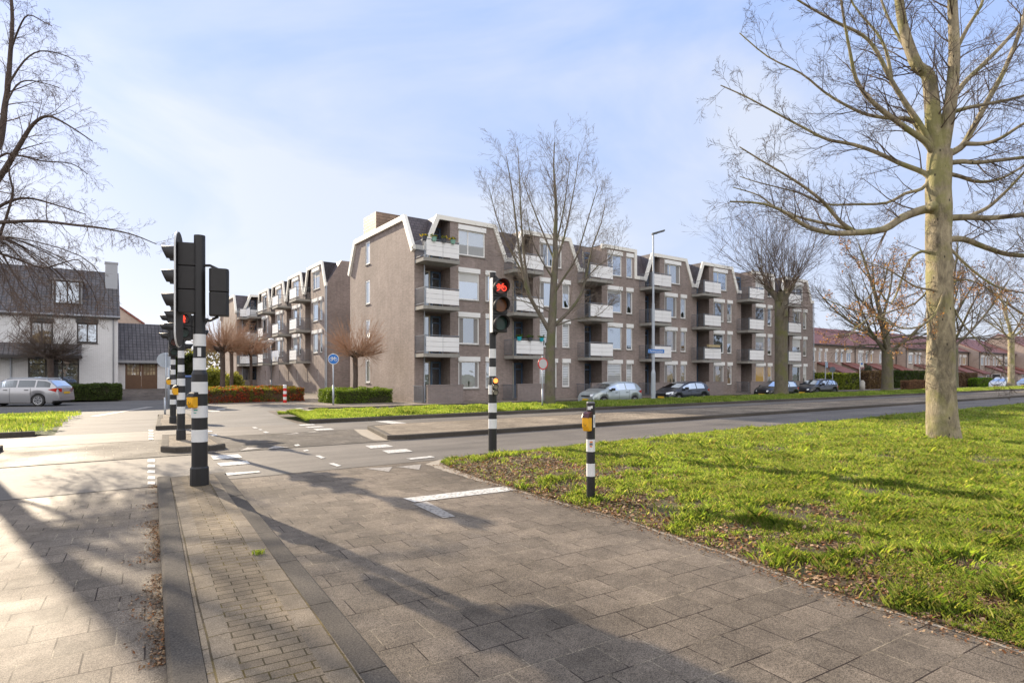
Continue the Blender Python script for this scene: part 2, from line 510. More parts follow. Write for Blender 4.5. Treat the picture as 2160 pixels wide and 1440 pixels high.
def fast_mesh(name, verts, faces_n, mat, parent=None, col=None, nv=4, smooth=False):
    """verts (N*nv,3): N separate polygons of nv corners; col (N,3)"""
    me = bpy.data.meshes.new(name)
    N = faces_n
    me.vertices.add(N * nv); me.vertices.foreach_set('co', np.ascontiguousarray(verts, dtype=np.float32).ravel())
    me.loops.add(N * nv); me.loops.foreach_set('vertex_index', np.arange(N * nv, dtype=np.int32))
    me.polygons.add(N); me.polygons.foreach_set('loop_start', np.arange(0, N * nv, nv, dtype=np.int32))
    if col is not None:
        a = me.attributes.new("col", 'FLOAT_COLOR', 'POINT')
        cc = np.ones((N * nv, 4), dtype=np.float32); cc[:, :3] = np.repeat(col, nv, axis=0)
        a.data.foreach_set('color', cc.ravel())
    me.materials.append(mat)
    me.update(calc_edges=True); me.validate()
    o = bpy.data.objects.new(name, me); COL.objects.link(o)
    if parent: o.parent = parent
    return o

# ---------------------------------------------------------------- ground, roads, paving
ASPH = asphalt("asphalt_main", (.12, .107, .094), (.16, .142, .122))
ASPH2 = asphalt("asphalt_side", (.115, .11, .105), (.15, .14, .13), .7)
T30 = paving("tiles_cycle_path", (.23, .19, .148), (.168, .14, .11), (.045, .033, .027), .30, .30, .0045, (.32, .27, .2), rot=.06, rough=.5, speck=.65)
T30C = paving("tiles_crossing", (.15, .132, .112), (.12, .105, .09), (.05, .045, .04), .30, .30, .006, (.36, .31, .25), rough=.55, speck=.6)
TPV = paving("tiles_pavement", (.31, .265, .22), (.25, .215, .18), (.10, .09, .075), .30, .30, .006, (.3, .25, .2), rough=.7)
BMED = paving("bricks_median", (.33, .275, .21), (.27, .225, .175), (.12, .10, .08), .21, .105, .007, (.3, .26, .2), rough=.75, speck=.4)
BISL = paving("bricks_island", (.25, .20, .14), (.195, .155, .11), (.07, .055, .03), .21, .085, .0045, (.14, .10, .03), rot=.06, rough=.62, patch=(.7, 1.25), speck=.45)
BSRV = paving("bricks_service_road", (.20, .17, .145), (.155, .13, .115), (.07, .06, .05), .21, .105, .006, None, rough=.7, rot=.7)
PAINTW = paint_worn("road_paint", (.62, .61, .57), (.2, .18, .16))
PAINTF = paint_worn("road_paint_faint", (.36, .33, .29), (.13, .115, .10))
FARG = plain("far_ground", (.09, .10, .05), .95, var=.4, scale=.05)

def sheet(name, pts, z, m, kind='structure'):
    b = MB(); b.poly([(x, y, z if len(q) == 0 else q[0]) for x, y, *q in pts])
    o = b.build(name, m); o['kind'] = kind; return o
g = MB(); g.box(-3000, 3000, -3000, 3000, -3, -.35); struct(g.build("ground", FARG))
BASEM = TPV
# paved base of the whole neighbourhood (slightly lower than the roads)
struct(MB().box(-70, 260, 27.4, 48, -.6, -.006).build("pavement", TPV))
struct(MB().box(-70, 14.6, 19.2, 27.4, -.6, -.006).build("pavement", BSRV))
struct(MB().box(-70, 260, -40, 19.2, -.7, -.008).build("ground", SOIL))
struct(MB().box(-70, 15.3, 48, 140, -.6, -.006).build("pavement", BSRV))
struct(MB().box(15.3, 260, 48, 140, -.6, -.010).build("ground", FARG))
sheet("main_road", [(-70, 9.85), (260, 9.85), (260, 19.75), (-70, 19.75)], 0.0, ASPH)
sheet("crossing_paving", [(-9, 13.35), (5.9, 13.35), (6.2, 16.85), (-9, 16.85)], .004, T30C)
sheet("cycle_path", [(-9, -9), (9, -9), (9, 9.85), (-9, 9.85)], .004, T30)
# sunken service road along the flats, falling away from the cross street
sr = MB()
sr.poly([(14.6, 22.6, -.006), (17.5, 22.6, -.25), (17.5, 27.6, -.25), (14.6, 27.6, -.006)])
sr.poly([(17.5, 22.6, -.25), (260, 22.6, -.25), (260, 27.6, -.25), (17.5, 27.6, -.25)])
struct(sr.build("service_road", BSRV))
sheet("side_street", [(-1.2, 19.75), (5.4, 19.75), (6.2, 27.5), (9.3, 31), (4.5, 36.4), (4.2, 44), (-70, 44), (-70, 30.2), (-1.2, 29.2)], .002, ASPH2)
# driveway rising to the white house
dw = MB(); dw.poly([(-40, 43.9, .006), (4.6, 43.9, .006), (5.2, 49.2, .6), (-40, 49.2, .6)]); dw.poly([(-40, 49.2, .6), (5.2, 49.2, .6), (5.6, 62, .6), (-40, 62, .6)])
struct(dw.build("driveway", BSRV))
# kerbs
KERBM = asphalt('kerb_concrete', (.070, .060, .050), (.10, .087, .072), .8)
def kerb(name, line, w, h, m=KERBM, z0=-.1, parent=None, closed=False):
    """kerb stones along a polyline, with joints about every metre"""
    b = MB()
    pts = [Vector((p[0], p[1], 0)) for p in line]
    if closed: pts.append(pts[0])
    for a, c in zip(pts[:-1], pts[1:]):
        L = (c - a).length
        if L < 1e-4: continue
        d = (c - a) / L; nn = Vector((-d.y, d.x, 0))
        k = max(1, int(L / 1.0)) if L < 60 else 40
        for i in range(k):
            p, q = a + d * (L * i / k + .003), a + d * (L * (i + 1) / k - .003)
            dz = random.uniform(-.004, .004)
            o = nn * w
            pr = [p, q, q + o, p + o]
            i0 = len(b.v)
            ch = .02
            top = [p + nn * ch, q + nn * ch, q + o - nn * .004, p + o - nn * .004]
            b.v += [(v.x, v.y, z0) for v in pr] + [(v.x, v.y, h - ch + dz) for v in pr] + [(v.x, v.y, h + dz) for v in top]
            for r_ in (0, 4):
                for j in range(4):
                    b.f.append((i0 + r_ + j, i0 + r_ + (j + 1) % 4, i0 + r_ + 4 + (j + 1) % 4, i0 + r_ + 4 + j)); b.mi.append(0)
            b.f.append((i0 + 8, i0 + 9, i0 + 10, i0 + 11)); b.mi.append(0)
    o = b.build(name, m, parent)
    if not parent: struct(o)
    return o
random.seed(4)
# refuge island in front (poles A), running towards the camera
kerb("kerb", [(.73, 10.0), (.30, 3.5), (-.25, -5)], .165, .12)
kerb("kerb", [(.85, -5), (1.24, 2.85), (1.63, 10.0)], .165, .10)
kerb("kerb", [(1.63, 10.0), (.73, 10.0)], .15, .10)
BORD = paving("bricks_border", (.25, .205, .15), (.195, .16, .12), (.07, .055, .035), .30, .15, .006, (.16, .12, .05), rot=math.pi / 2 + .06, rough=.62, patch=(.7, 1.25), speck=.45)
isl = MB()
Lx = lambda y: .30 + (y - 3.5) * .0662 + .166
Rx = lambda y: 1.24 + (y - 2.85) * .0545 - .166
N = 24
for i in range(N):
    ya, yb = -5 + 14.85 * i / N, -5 + 14.85 * (i + 1) / N
    for f0, f1, mm in ((0, .23, 1), (.23, .77, 0), (.77, 1, 1)):
        q = []
        for (y, f) in ((ya, f0), (ya, f1), (yb, f1), (yb, f0)):
            x = Lx(y) * (1 - f) + Rx(y) * f
            q.append((x, y, .108 + .012 * math.sin(math.pi * f) + .004 * math.sin(y * 2.3)))
        isl.poly(q, mm)
struct(isl.build("traffic_island", [BISL, BORD]))
def island(name, outline, h, m, kw=.15):
    kerb("kerb", outline, kw, h, closed=True)
    c = Vector((sum(p[0] for p in outline) / len(outline), sum(p[1] for p in outline) / len(outline)))
    b = MB()
    ins = []
    n = len(outline)
    for i in range(n):
        p = Vector(outline[i]); a = Vector(outline[i - 1]); q = Vector(outline[(i + 1) % n])
        d1 = (p - a).normalized(); d2 = (q - p).normalized()
        nn = (Vector((-d1.y, d1.x)) + Vector((-d2.y, d2.x))); nn = nn.normalized()
        v = p + nn * kw * 1.05
        ins.append((v.x, v.y, h - .003))
    b.poly(ins)
    return struct(b.build(name, m))
island("traffic_island", [(1.1, 14.2), (1.35, 13.85), (1.95, 13.75), (2.3, 14.0), (2.35, 16.9), (1.35, 16.95)], .12, BMED)
island("traffic_island", [(1.42, 19.95), (2.1, 19.9), (2.75, 20.0), (2.95, 25.6), (1.95, 25.9)], .12, BMED)
island("median", [(5.85, 13.55), (6.3, 13.42), (9, 13.38), (230, 13.38), (230, 16.75), (7.3, 16.8), (6.5, 16.5)], .12, BMED)
island("median", [(-1.6, 16.4), (-2.2, 16.75), (-60, 16.75), (-60, 13.4), (-2.6, 13.4), (-1.75, 13.8)], .12, BMED)
# sandy, low nose of the median
sheet("sand", [(5.55, 13.7), (5.8, 13.45), (6.4, 13.36), (5.9, 13.6), (6.5, 16.5), (6.2, 16.8), (5.75, 15)], .009, plain("sand", (.30, .26, .21), .9, var=.4, scale=8, bmp=.6))
# kerbs of the verges
kerb("kerb", [(5.8, 19.72), (60, 19.72), (230, 19.72)], .14, .13)
kerb("kerb", [(-60, 19.78), (-1.3, 19.78)], .14, .13)
kerb("kerb", [(8.2, 28.2), (11.2, 27.7), (230, 27.55)], .14, .06, z0=-.4)
kerb("kerb", [(6.2, 9.84), (230, 9.84)], -.12, .05)
# gutters/joint lines where asphalt meets tiles
sheet("gutter_line", [(-9, 9.83), (5.5, 9.83), (5.5, 9.87), (-9, 9.87)], .007, plain("joint_dark", (.03, .026, .022), .9))
sheet("gutter_line", [(-9, 13.33), (5.8, 13.33), (5.8, 13.38), (-9, 13.38)], .008, MATS["joint_dark"])
sheet("gutter_line", [(-9, 16.83), (6.1, 16.83), (6.1, 16.88), (-9, 16.88)], .008, MATS["joint_dark"])

# road markings: every block is measured where it lies
def mark(pxs, m=PAINTW, z=.0085, name="road_marking"):
    pts = [G(x, y) for x, y in pxs]
    c = sum((Vector((p.x, p.y)) for p in pts), Vector((0, 0))) / len(pts)
    pts = sorted(pts, key=lambda p: math.atan2(p.y - c.y, p.x - c.x))
    b = MB(); b.poly([(p.x, p.y, z) for p in pts])
    return struct(b.build(name, m))
def Z3(*p): return [(400 + x / 3.273, 820 + y / 3.273) for x, y in p]
for q in (((1212, 393), (1360, 384), (1408, 400), (1250, 413)), ((1328, 427), (1495, 415), (1540, 433), (1372, 446)),
          ((1495, 482), (1665, 464), (1695, 473), (1530, 490)), ((145, 463), (335, 452), (365, 475), (165, 490)),
          ((185, 514), (395, 497), (418, 518), (215, 536)), ((240, 582), (480, 568), (490, 577), (262, 600)),
          ((745, 247), (850, 243), (872, 250), (770, 255)), ((795, 263), (905, 257), (930, 264), (820, 270)),
          ((850, 277), (975, 273), (1000, 283), (880, 288)), ((1275, 225), (1370, 220), (1515, 238), (1420, 245)),
          ((866, 463), (895, 460), (940, 478), (908, 482)), ((958, 517), (990, 512), (1050, 532), (1015, 537)),
          ((430, 265), (452, 264), (472, 272), (445, 274)), ((505, 297), (528, 295), (552, 303), (525, 306)),
          ((473, 280), (492, 279), (506, 284), (487, 286)), ((720, 387), (750, 383), (765, 392), (735, 397)),
          ((782, 425), (812, 420), (824, 429), (795, 433)), ((118, 318), (185, 313), (195, 323), (120, 330)),
          ((60, 290), (150, 288), (160, 297), (75, 300)), ((125, 155), (200, 150), (215, 155), (140, 160)),
          ((180, 140), (240, 137), (250, 141), (195, 144)), ((655, 160), (720, 152), (728, 158), (668, 165)),
          ((725, 135), (765, 130), (790, 135), (745, 141)), ((805, 148), (850, 143), (870, 148), (825, 153))):
    mark(Z3(*q))
for q in (((1212, 552), (1400, 541), (1375, 574)), ((1430, 540), (1597, 523), (1585, 560)),
          ((345, 430), (500, 410), (400, 405)), ((530, 418), (690, 405), (590, 394)), ((650, 318), (760, 310), (740, 303)), ((790, 305), (900, 297), (860, 294))):
    mark(Z3(*q), PAINTF, .0095)
mark([(850, 1052), (875, 1060), (1090, 1034), (1062, 1027)], PAINTW, .010)
mark([(872, 1064), (900, 1058), (960, 1090), (935, 1094)], PAINTF, .0105)
for y in (972, 983, 995, 1008, 1019):
    mark([(312, y - 3), (327, y - 3), (327, y + 3), (311, y + 3)], PAINTW, .009)
for y in (908, 914, 920, 926):
    mark([(313, y - 1.6), (323, y - 1.6), (324, y + 1.6), (314, y + 1.6)], PAINTW, .009)
mark([(190, 878), (205, 878), (325, 858), (310, 858)], PAINTF, .009)
# sandy rim along the grass, gully covers, the round plug in the kerb
GE = [(5.6, 9.84), (5.1, 9.5), (4.98, 8.9), (4.83, 7.6), (4.77, 6.18), (4.76, 4.48), (4.61, 3.14), (4.40, 2.19), (4.38, 1.06), (4.3, -9)]
def edge_x(y):
    for a, b in zip(GE[:-1], GE[1:]):
        if b[1] <= y <= a[1]: return b[0] + (a[0] - b[0]) * (y - b[1]) / (a[1] - b[1])
    return GE[0][0]
sm = MB()
rng = random.Random(3)
ys = [9.85 - i * .12 for i in range(100)]
inn = [(edge_x(y) - .01 - .05 * rng.random() - (.26 * max(0, (y - 6.6) / 3.2)), y) for y in ys]
for i in range(len(ys) - 1):
    sm.poly([(inn[i][0], inn[i][1], .0075), (inn[i + 1][0], inn[i + 1][1], .0075), (edge_x(ys[i + 1]) + .5, ys[i + 1], .0075), (edge_x(ys[i]) + .5, ys[i], .0075)])
struct(sm.build("sand_rim", MATS["sand"]))

# ---------------------------------------------------------------- building helpers
WRG = random.Random(99)
CURT = plain('blind_white', (.62, .63, .62), .6, var=.05)
CURT2 = plain('net_curtain_grey', (.36, .37, .37), .7, var=.15, scale=8)
CURTG = plain('curtain_grey', (.26, .25, .24), .7, var=.3, scale=14)
PLANTD = plain('house_plant_dark', (.03, .04, .02), .7)
def holes_wall(b, ax, c, u0, u1, z0, z1, holes, m=0, depth=.14, flip=False):
    """vertical wall in the plane ax=c ('y' or 'x'); holes (u0,u1,z0,z1); reveals go inwards by depth"""
    def pt(u, z, d=0.0):
        return (u, c + d, z) if ax == 'y' else (c + d, u, z)
    us = sorted({u0, u1, *[h[0] for h in holes], *[h[1] for h in holes]})
    zs = sorted({z0, z1, *[h[2] for h in holes], *[h[3] for h in holes]})
    us = [u for u in us if u0 <= u <= u1]; zs = [z for z in zs if z0 <= z <= z1]
    for ua, ub in zip(us[:-1], us[1:]):
        run = None
        for za, zb in zip(zs[:-1], zs[1:]):
            inside = any(h[0] <= ua and h[1] >= ub and h[2] <= za and h[3] >= zb for h in holes)
            if not inside: run = (run[0], zb) if run else (za, zb)
            if inside or zb == zs[-1]:
                if run:
                    q = [pt(ua, run[0]), pt(ub, run[0]), pt(ub, run[1]), pt(ua, run[1])]
                    b.poly(q[::-1] if flip else q, m)
                run = None
    for a, e, zl, zh in holes:
        b.poly([pt(a, zl), pt(a, zl, depth), pt(a, zh, depth), pt(a, zh)], m)
        b.poly([pt(e, zl), pt(e, zh), pt(e, zh, depth), pt(e, zl, depth)], m)
        b.poly([pt(a, zh), pt(a, zh, depth), pt(e, zh, depth), pt(e, zh)], m)
        b.poly([pt(a, zl), pt(e, zl), pt(e, zl, depth), pt(a, zl, depth)], m)
def window(parent, ax, c, u0, u1, z0, z1, pane_m, frame_m, fw=.07, inset=.09, mull=(), trans=(), shutter=None, sill=None, bars=None, sm=None, dress=False):
    """window part > frame is its own mesh, pane a sub-part; ax/c give the wall plane, outside is the negative side"""
    def bx(b, a, e, d0, d1, zl, zh):
        if ax == 'y': b.box(a, e, c + d0, c + d1, zl, zh)
        else: b.box(c + d0, c + d1, a, e, zl, zh)
    b = MB()
    i0, i1 = inset - .03, inset + .04
    zt = z1 - (shutter or 0)
    bx(b, u0, u0 + fw, i0, i1, z0, zt); bx(b, u1 - fw, u1, i0, i1, z0, zt)
    bx(b, u0 + fw, u1 - fw, i0, i1, z0, z0 + fw); bx(b, u0 + fw, u1 - fw, i0, i1, zt - fw, zt)
    for f in mull:
        x = u0 + (u1 - u0) * f; bx(b, x - fw * .45, x + fw * .45, i0 + .002, i1 - .002, z0 + fw, zt - fw)
    for f in trans:
        z = z0 + (zt - z0) * f; bx(b, u0 + fw, u1 - fw, i0 + .004, i1 - .004, z - fw * .4, z + fw * .4)
    if bars:
        nx, nz_ = bars
        for i in range(1, nx): x = u0 + (u1 - u0) * i / nx; bx(b, x - .015, x + .015, i0 + .006, i1 - .01, z0 + fw, zt - fw)
        for i in range(1, nz_): z = z0 + (zt - z0) * i / nz_; bx(b, u0 + fw, u1 - fw, i0 + .008, i1 - .012, z - .015, z + .015)
    w = b.build("window", frame_m, parent)
    p = MB()
    if ax == 'y': p.poly([(u0 + fw, c + inset, z0 + fw), (u1 - fw, c + inset, z0 + fw), (u1 - fw, c + inset, zt - fw), (u0 + fw, c + inset, zt - fw)])
    else: p.poly([(c + inset, u1 - fw, z0 + fw), (c + inset, u0 + fw, z0 + fw), (c + inset, u0 + fw, zt - fw), (c + inset, u1 - fw, zt - fw)])
    p.build("pane", pane_m, w)
    wr_ = WRG
    if dress and (u1 - u0) > .5:
        k_ = wr_.random(); g0, g1 = u0 + fw, u1 - fw; zl_, zh_ = z0 + fw, zt - fw
        def pq(a, e, c0, c1, nm, mt):
            q = MB(); bx(q, a, e, inset - .006, inset - .002, c0, c1); q.build(nm, mt, w)
        if k_ < .30: pq(g0, g1, zh_ - (zh_ - zl_) * wr_.uniform(.12, .55), zh_, "roller_blind", wr_.choice([CURT, CURT2]))
        elif k_ < .62:
            wd = (g1 - g0) * wr_.uniform(.12, .24)
            pq(g0, g0 + wd, zl_, zh_, "curtain", CURTG); pq(g1 - wd, g1, zl_, zh_, "curtain", CURTG)
        elif k_ < .78:
            pq(g0, g1, zl_, zl_ + (zh_ - zl_) * wr_.uniform(.25, .5), "net_curtain", CURT2)
        if wr_.random() < .35:
            q = MB()
            for _ in range(wr_.randint(2, 4)):
                xx = wr_.uniform(g0 + .1, g1 - .1); hh2 = wr_.uniform(.12, .4); rr_ = wr_.uniform(.04, .09)
                if ax == 'y': q.prism([(xx - rr_ * .5, c + inset - .009, zl_), (xx + rr_ * .5, c + inset - .009, zl_), (xx + rr_ * 1.3, c + inset - .009, zl_ + hh2), (xx, c + inset - .009, zl_ + hh2 * 1.3), (xx - rr_ * 1.3, c + inset - .009, zl_ + hh2)], (0, .002, 0))
            if q.f: q.build("house_plant", PLANTD, w)
    if shutter:
        s = MB(); bx(s, u0 - .04, u1 + .04, -.09, .05, zt, z1 + .03); s.build("shutter_box", sm or WHITE, w)
    if sill:
        s = MB(); bx(s, u0 - .03, u1 + .03, -.06, inset - .031, z0 - .06, z0 - .004); s.build("sill", sill, w)
    return w
def trim2(b, pts, w, y0, y1, ax='y', sgn=1):
    """flat board along a 2-D polyline (u,z); w towards the inside of the outline (right-hand side)"""
    n = len(pts)
    offs = []
    for i in range(n):
        p = Vector(pts[i])
        ds = []
        if i > 0: ds.append((p - Vector(pts[i - 1])).normalized())
        if i < n - 1: ds.append((Vector(pts[i + 1]) - p).normalized())
        nn = sum((Vector((d.y, -d.x)) for d in ds), Vector((0, 0))).normalized()
        k = 1 / max(.4, nn.dot(Vector((ds[0].y, -ds[0].x))))
        offs.append(p + nn * w * k)
    for i in range(n - 1):
        q = [Vector(pts[i]), Vector(pts[i + 1]), offs[i + 1], offs[i]]
        if ax == 'y': b.prism([(v.x, y0, v.y) for v in q], (0, y1 - y0, 0))
        else: b.prism([(y0, v.x, v.y) for v in q], (y1 - y0, 0, 0))

FL = 2.75
EAVE, TOP = 9.2, 11.2
def balcony(parent, x0, x1, z, d=1.22, kind=0, side='glass'):
    """z = slab top"""
    s = MB()
    s.prism([(x0 - .12, 0, z - .2), (x0 - .12, -d + .12, z - .2), (x0 + .02, -d - .04, z - .2), (x1 + .04, -d - .04, z - .2), (x1 + .04, 0, z - .2)], (0, 0, .2))
    sb = s.build("balcony", CONC, parent)
    p = MB()
    n = 3
    for j in range(n):
        za = z + .12 + j * .285
        xm = (x0 + x1) / 2
        p.box(x0, xm - .012, -d - .02, -d + .01, za, za + .272); p.box(xm + .012, x1, -d - .02, -d + .01, za, za + .272)
    p.build("balcony_panel", PANEL, sb)
    r = MB()
    r.box(x0 - .12, x1 + .02, -d - .03, -d + .02, z + 1.03, z + 1.07)
    for xs in (x0 - .1, x1): r.box(xs - .015, xs + .015, -d + .03, 0, z + 1.02, z + 1.05); r.box(xs - .015, xs + .015, -d + .03, 0, z + .1, z + .13)
    for xs in (x0 - .1, x0, (x0 + x1) / 2, x1): r.box(xs - .018, xs + .018, -d + .012, -d + .045, z - .02, z + 1.03)
    k = 9
    for i in range(k):
        yy = -d + .1 + (d - .12) * i / (k - 1)
        for xs in (x0 - .1, x1): r.box(xs - .008, xs + .008, yy - .008, yy + .008, z + .12, z + 1.03)
    r.build("railing", GREY, sb)
    return sb
def flats(name, label, loc, rz, bays, depth, rect=(), blank_ground=False, end_windows=True, groups=None, first=0, seed=1, roofbox=False):
    rg = random.Random(seed)
    t = thing(name, label, "apartment building", loc, rz)
    W = bays * 6.36 + .55
    wall = MB()
    z0 = -.35
    holes = []
    wins = []
    for i in range(bays):
        o = i * 6.36
        for f in range(3):
            zb = f * FL
            if f == 0 and blank_ground: continue
            holes.append((o + .7, o + 2.4, max(0.02, zb + .10), zb + 2.65))
            holes.append((o + 2.98, o + 4.48, zb + .78, zb + 2.72)); wins.append((o + 2.98, o + 4.48, zb + .78, zb + 2.72, 0, f, i))
            holes.append((o + 4.97, o + 5.65, zb + .78, zb + 2.72)); wins.append((o + 4.97, o + 5.65, zb + .78, zb + 2.72, 1, f, i))
        if blank_ground:
            for xx in (1.2, 4.2):
                holes.append((o + xx, o + xx + .3, 1.2, 2.1)); wins.append((o + xx, o + xx + .3, 1.2, 2.1, 2, 0, i))
        holes.append((o + .7, o + 2.4, 8.35, 9.0))
    holes_wall(wall, 'y', 0, 0, W, z0, 8.95, [h for h in holes if h[3] <= 8.95] + [(h[0], h[1], h[2], 8.95) for h in holes if h[3] > 8.95])
    slate = MB(); trims = []
    S = lambda z: (z - EAVE) / (TOP - EAVE) * 1.2       # depth of the mansard slope at height z
    for i in range(bays):
        o = i * 6.36
        r = (i + 1) in rect
        trm = MB(); trims.append(trm)
        xa, xb = 2.4, (6.0 if r else 5.65)
        tw = 4.48 if r else 4.92
        th = [(o + 2.98, o + tw, 9.03, 10.85)]; wins.append((o + 2.98, o + tw, 9.03, 10.85, 3, 3, i))
        if r: th.append((o + 4.97, o + 5.65, 9.03, 10.85)); wins.append((o + 4.97, o + 5.65, 9.03, 10.85, 1, 3, i))
        holes_wall(wall, 'y', 0, o + xa, o + xb, 8.95, TOP, th)
        if not r:
            wall.poly([(o + xb, 0, 8.95), (o + 6.5, 0, 8.95), (o + 6.6, 0, EAVE), (o + xb, 0, TOP)])
            wall.poly([(o + 6.5, 0, 8.95), (o + 6.91, 0, 8.95), (o + 6.91, 0, EAVE), (o + 6.6, 0, EAVE)])
            slate.poly([(o + 5.65, .03, TOP), (o + 5.65, 1.2, TOP), (o + 6.6, .0, EAVE), (o + 6.6, .03, EAVE)])
            slate.poly([(o + 6.6, .0, EAVE), (o + 5.65, 1.2, TOP), (o + 5.65, .05, TOP)])
            slate.poly([(o + .6, .03, EAVE), (o + .6, .05, EAVE), (o + 1.5, 1.2, TOP), (o + 1.5, .03, TOP)])
            trim2(trm, [(o + .52, 9.02), (o + 1.5 - .06, TOP + .05), (o + 5.65 + .06, TOP + .05), (o + 6.68, 9.02)], .27, -.09, .06)
        else:
            wall.poly([(o + xb, 0, 8.95), (o + 6.91, 0, 8.95), (o + 6.91, 0, EAVE), (o + xb, 0, EAVE)])
            wall.poly([(o + xb, 0, EAVE), (o + xb, 1.2, TOP), (o + xb, 0, TOP)])
            trim2(trm, [(o + 2.34, 10.9), (o + 2.34, TOP + .06), (o + 6.06, TOP + .06), (o + 6.06, 9.0)], .25, -.09, .06)
        # mansard slope between the dormers
        a, e = o + (6.6 if not r else 6.0), o + 6.36 + .6
        if i == bays - 1: e = W
        slate.poly([(o + 5.65 if not r else a, S(EAVE), EAVE), (e, 0, EAVE), (e + (.9 if i < bays - 1 else 0), 1.2, TOP), (o + 5.65 if not r else a, 1.2, TOP)])
        trm.box(a - .02, e + .02, -.12, .02, 8.98, 9.24)
        # loggia: back wall, side walls
        for f in range(4):
            zb = f * FL + .1 if f else 0.02
            if f == 0 and blank_ground: continue
            zt = f * FL + 2.65 if f < 3 else TOP
            if f == 3: zt = TOP - .05
            wall.poly([(o + .7, .14 if f < 3 else 0, zb), (o + .7, 1.2, zb), (o + .7, 1.2, min(zt, 9.2) if f == 3 else zt), (o + .7, .14 if f < 3 else 0, min(zt, 9.2) if f == 3 else zt)])
            wall.poly([(o + 2.4, .14 if f < 3 else 0, zb), (o + 2.4, .14 if f < 3 else 0, zt), (o + 2.4, 1.2, zt), (o + 2.4, 1.2, zb)])
            xl = o + (.7 if f < 3 else 1.5)
            wall.poly([(o + .7, 1.203, zb), (o + 2.4, 1.203, zb), (o + 2.4, 1.203, zt), (xl, 1.203, zt)])
            if f < 3 or not r: wall.poly([(xl, .14, zt), (o + 2.4, .14, zt), (o + 2.4, 1.2, zt), (xl, 1.2, zt)])
            if f < 3 or True:
                wall.poly([(o + .7, 0, zb), (o + 2.4, 0, zb), (o + 2.4, 1.2, zb), (o + .7, 1.2, zb)])
            wh = min(2.42, zt - zb - .03)
            dm = G_CUR if rg.random() < .3 else G_DRK
            window(t, 'y', 1.11, o + .74, o + 1.62, zb + .02, zb + wh, dm, CREAMF, .09, .05, trans=(.3,) if rg.random() < .4 else ())
            window(t, 'y', 1.11, o + 1.66, o + 2.36, zb + .02, zb + wh, G_DRK, BLUEF, .11, .05, trans=(.82,))
            if f:
                balcony(t, o + .15, o + 2.3, zb)
                trim2(trm, [(o + .7, 0), (o + .7, .001)], .01, 0, .01) if False else None
        if not blank_ground:
            g_ = MB(); g_.box(o + .2, o + 2.55, -1.3, -1.15, -.3, 1.0); g_.box(o + .18, o + 2.57, -1.32, -1.13, 1.0, 1.05)
            g_.build("terrace_wall", BRD, t)
            g2 = MB()
            for k in range(9): g2.box(o - .1, o - .08, -1.2 + k * .13, -1.18 + k * .13, .05, .98)
            g2.box(o - .11, o - .07, -1.22, -.02, .96, 1.0); g2.box(o - .11, o - .07, -1.22, -.02, .05, .09)
            for k in range(3): g2.box(o - .1 + k * .1, o - .08 + k * .1, -1.22, -1.2, .05, .98)
            g2.build("gate", GREY, t)
        # rainwater pipe beside each loggia
    panes = [G_SKY, G_SKY, G_DRK, G_SKY, G_DRK, G_CUR]
    for (a, e, zl, zh, k, f, i) in wins:
        if k == 2: window(t, 'y', 0, a, e, zl, zh, G_DRK, WHITE, .04, .1, sill=CONC); continue
        pm = rg.choice(panes)
        if f == 0: pm = rg.choice([G_WRM, G_BLI, G_DRK, G_CUR])
        if groups and (i, f) in groups: pm = groups[(i, f)]
        window(t, 'y', 0, a, e, zl, zh, pm, WHITE, .075, .07, mull=((.36,) if k == 3 else ()), shutter=.26, sill=CONC, dress=True)
    # left end (gable) and the other outer walls
    D = depth
    gh = []
    if end_windows:
        for zl, zh in ((1.09, 2.66), (3.8, 5.4), (6.48, 8.1)): gh.append((6.75, 7.75, zl, zh))
    holes_wall(wall, 'x', 0, 0, D, z0, EAVE, gh, flip=True, depth=.12)
    gt = [(6.75, 7.75, EAVE, 10.75)] if end_windows else []
    holes_wall(wall, 'x', 0, 1.2, D - 1.2, EAVE, TOP, gt, flip=True, depth=.12)
    wall.poly([(0, 0, EAVE), (0, 1.2, EAVE), (0, 1.2, TOP)]); wall.poly([(0, D, EAVE), (0, D - 1.2, EAVE), (0, D - 1.2, TOP)])
    for h_ in gh + gt: window(t, 'x', 0, h_[0] + .1, h_[1] - .1, h_[2], h_[3], G_CUR, WHITE, .09, .05, sill=CONC)
    if end_windows:
        for h_ in gh + gt:
            wall.box(.0, .06, h_[0], h_[0] + .099, h_[2], h_[3]); wall.box(.0, .06, h_[1] - .099, h_[1], h_[2], h_[3])
    wall.poly([(W, 0, z0), (W, D, z0), (W, D, EAVE), (W, 0, EAVE)]); wall.poly([(W, 0, EAVE), (W, D, EAVE), (W, D - 1.2, TOP), (W, 1.2, TOP)])
    wall.poly([(W, D, z0), (0, D, z0), (0, D, EAVE), (W, D, EAVE)])
    slate.poly([(0, D, EAVE), (0, D - 1.2, TOP), (W, D - 1.2, TOP), (W, D, EAVE)])
    slate.poly([(0, 0, EAVE), (.6, 0, EAVE), (1.5, 1.2, TOP), (0, 1.2, TOP)])
    slate.poly([(0, 1.2, TOP - .01), (W, 1.2, TOP - .01), (W, D - 1.2, TOP - .01), (0, D - 1.2, TOP - .01)])
    for i in range(bays):     # flat tops of the dormers
        o = i * 6.36
        if (i + 1) in rect: slate.poly([(o + 2.4, 0, TOP), (o + 6.0, 0, TOP), (o + 6.0, 1.3, TOP), (o + 2.4, 1.3, TOP)])
        else: slate.poly([(o + 1.5, 0, TOP), (o + 5.65, 0, TOP), (o + 5.65, 1.3, TOP), (o + 1.5, 1.3, TOP)])
    trm = MB(); trims.append(trm)
    trim2(trm, [(-.14, EAVE - .22), (1.2 - .08, TOP + .06), (D - 1.2 + .08, TOP + .06), (D + .14, EAVE - .22)], .32, -.16, .05, 'x')
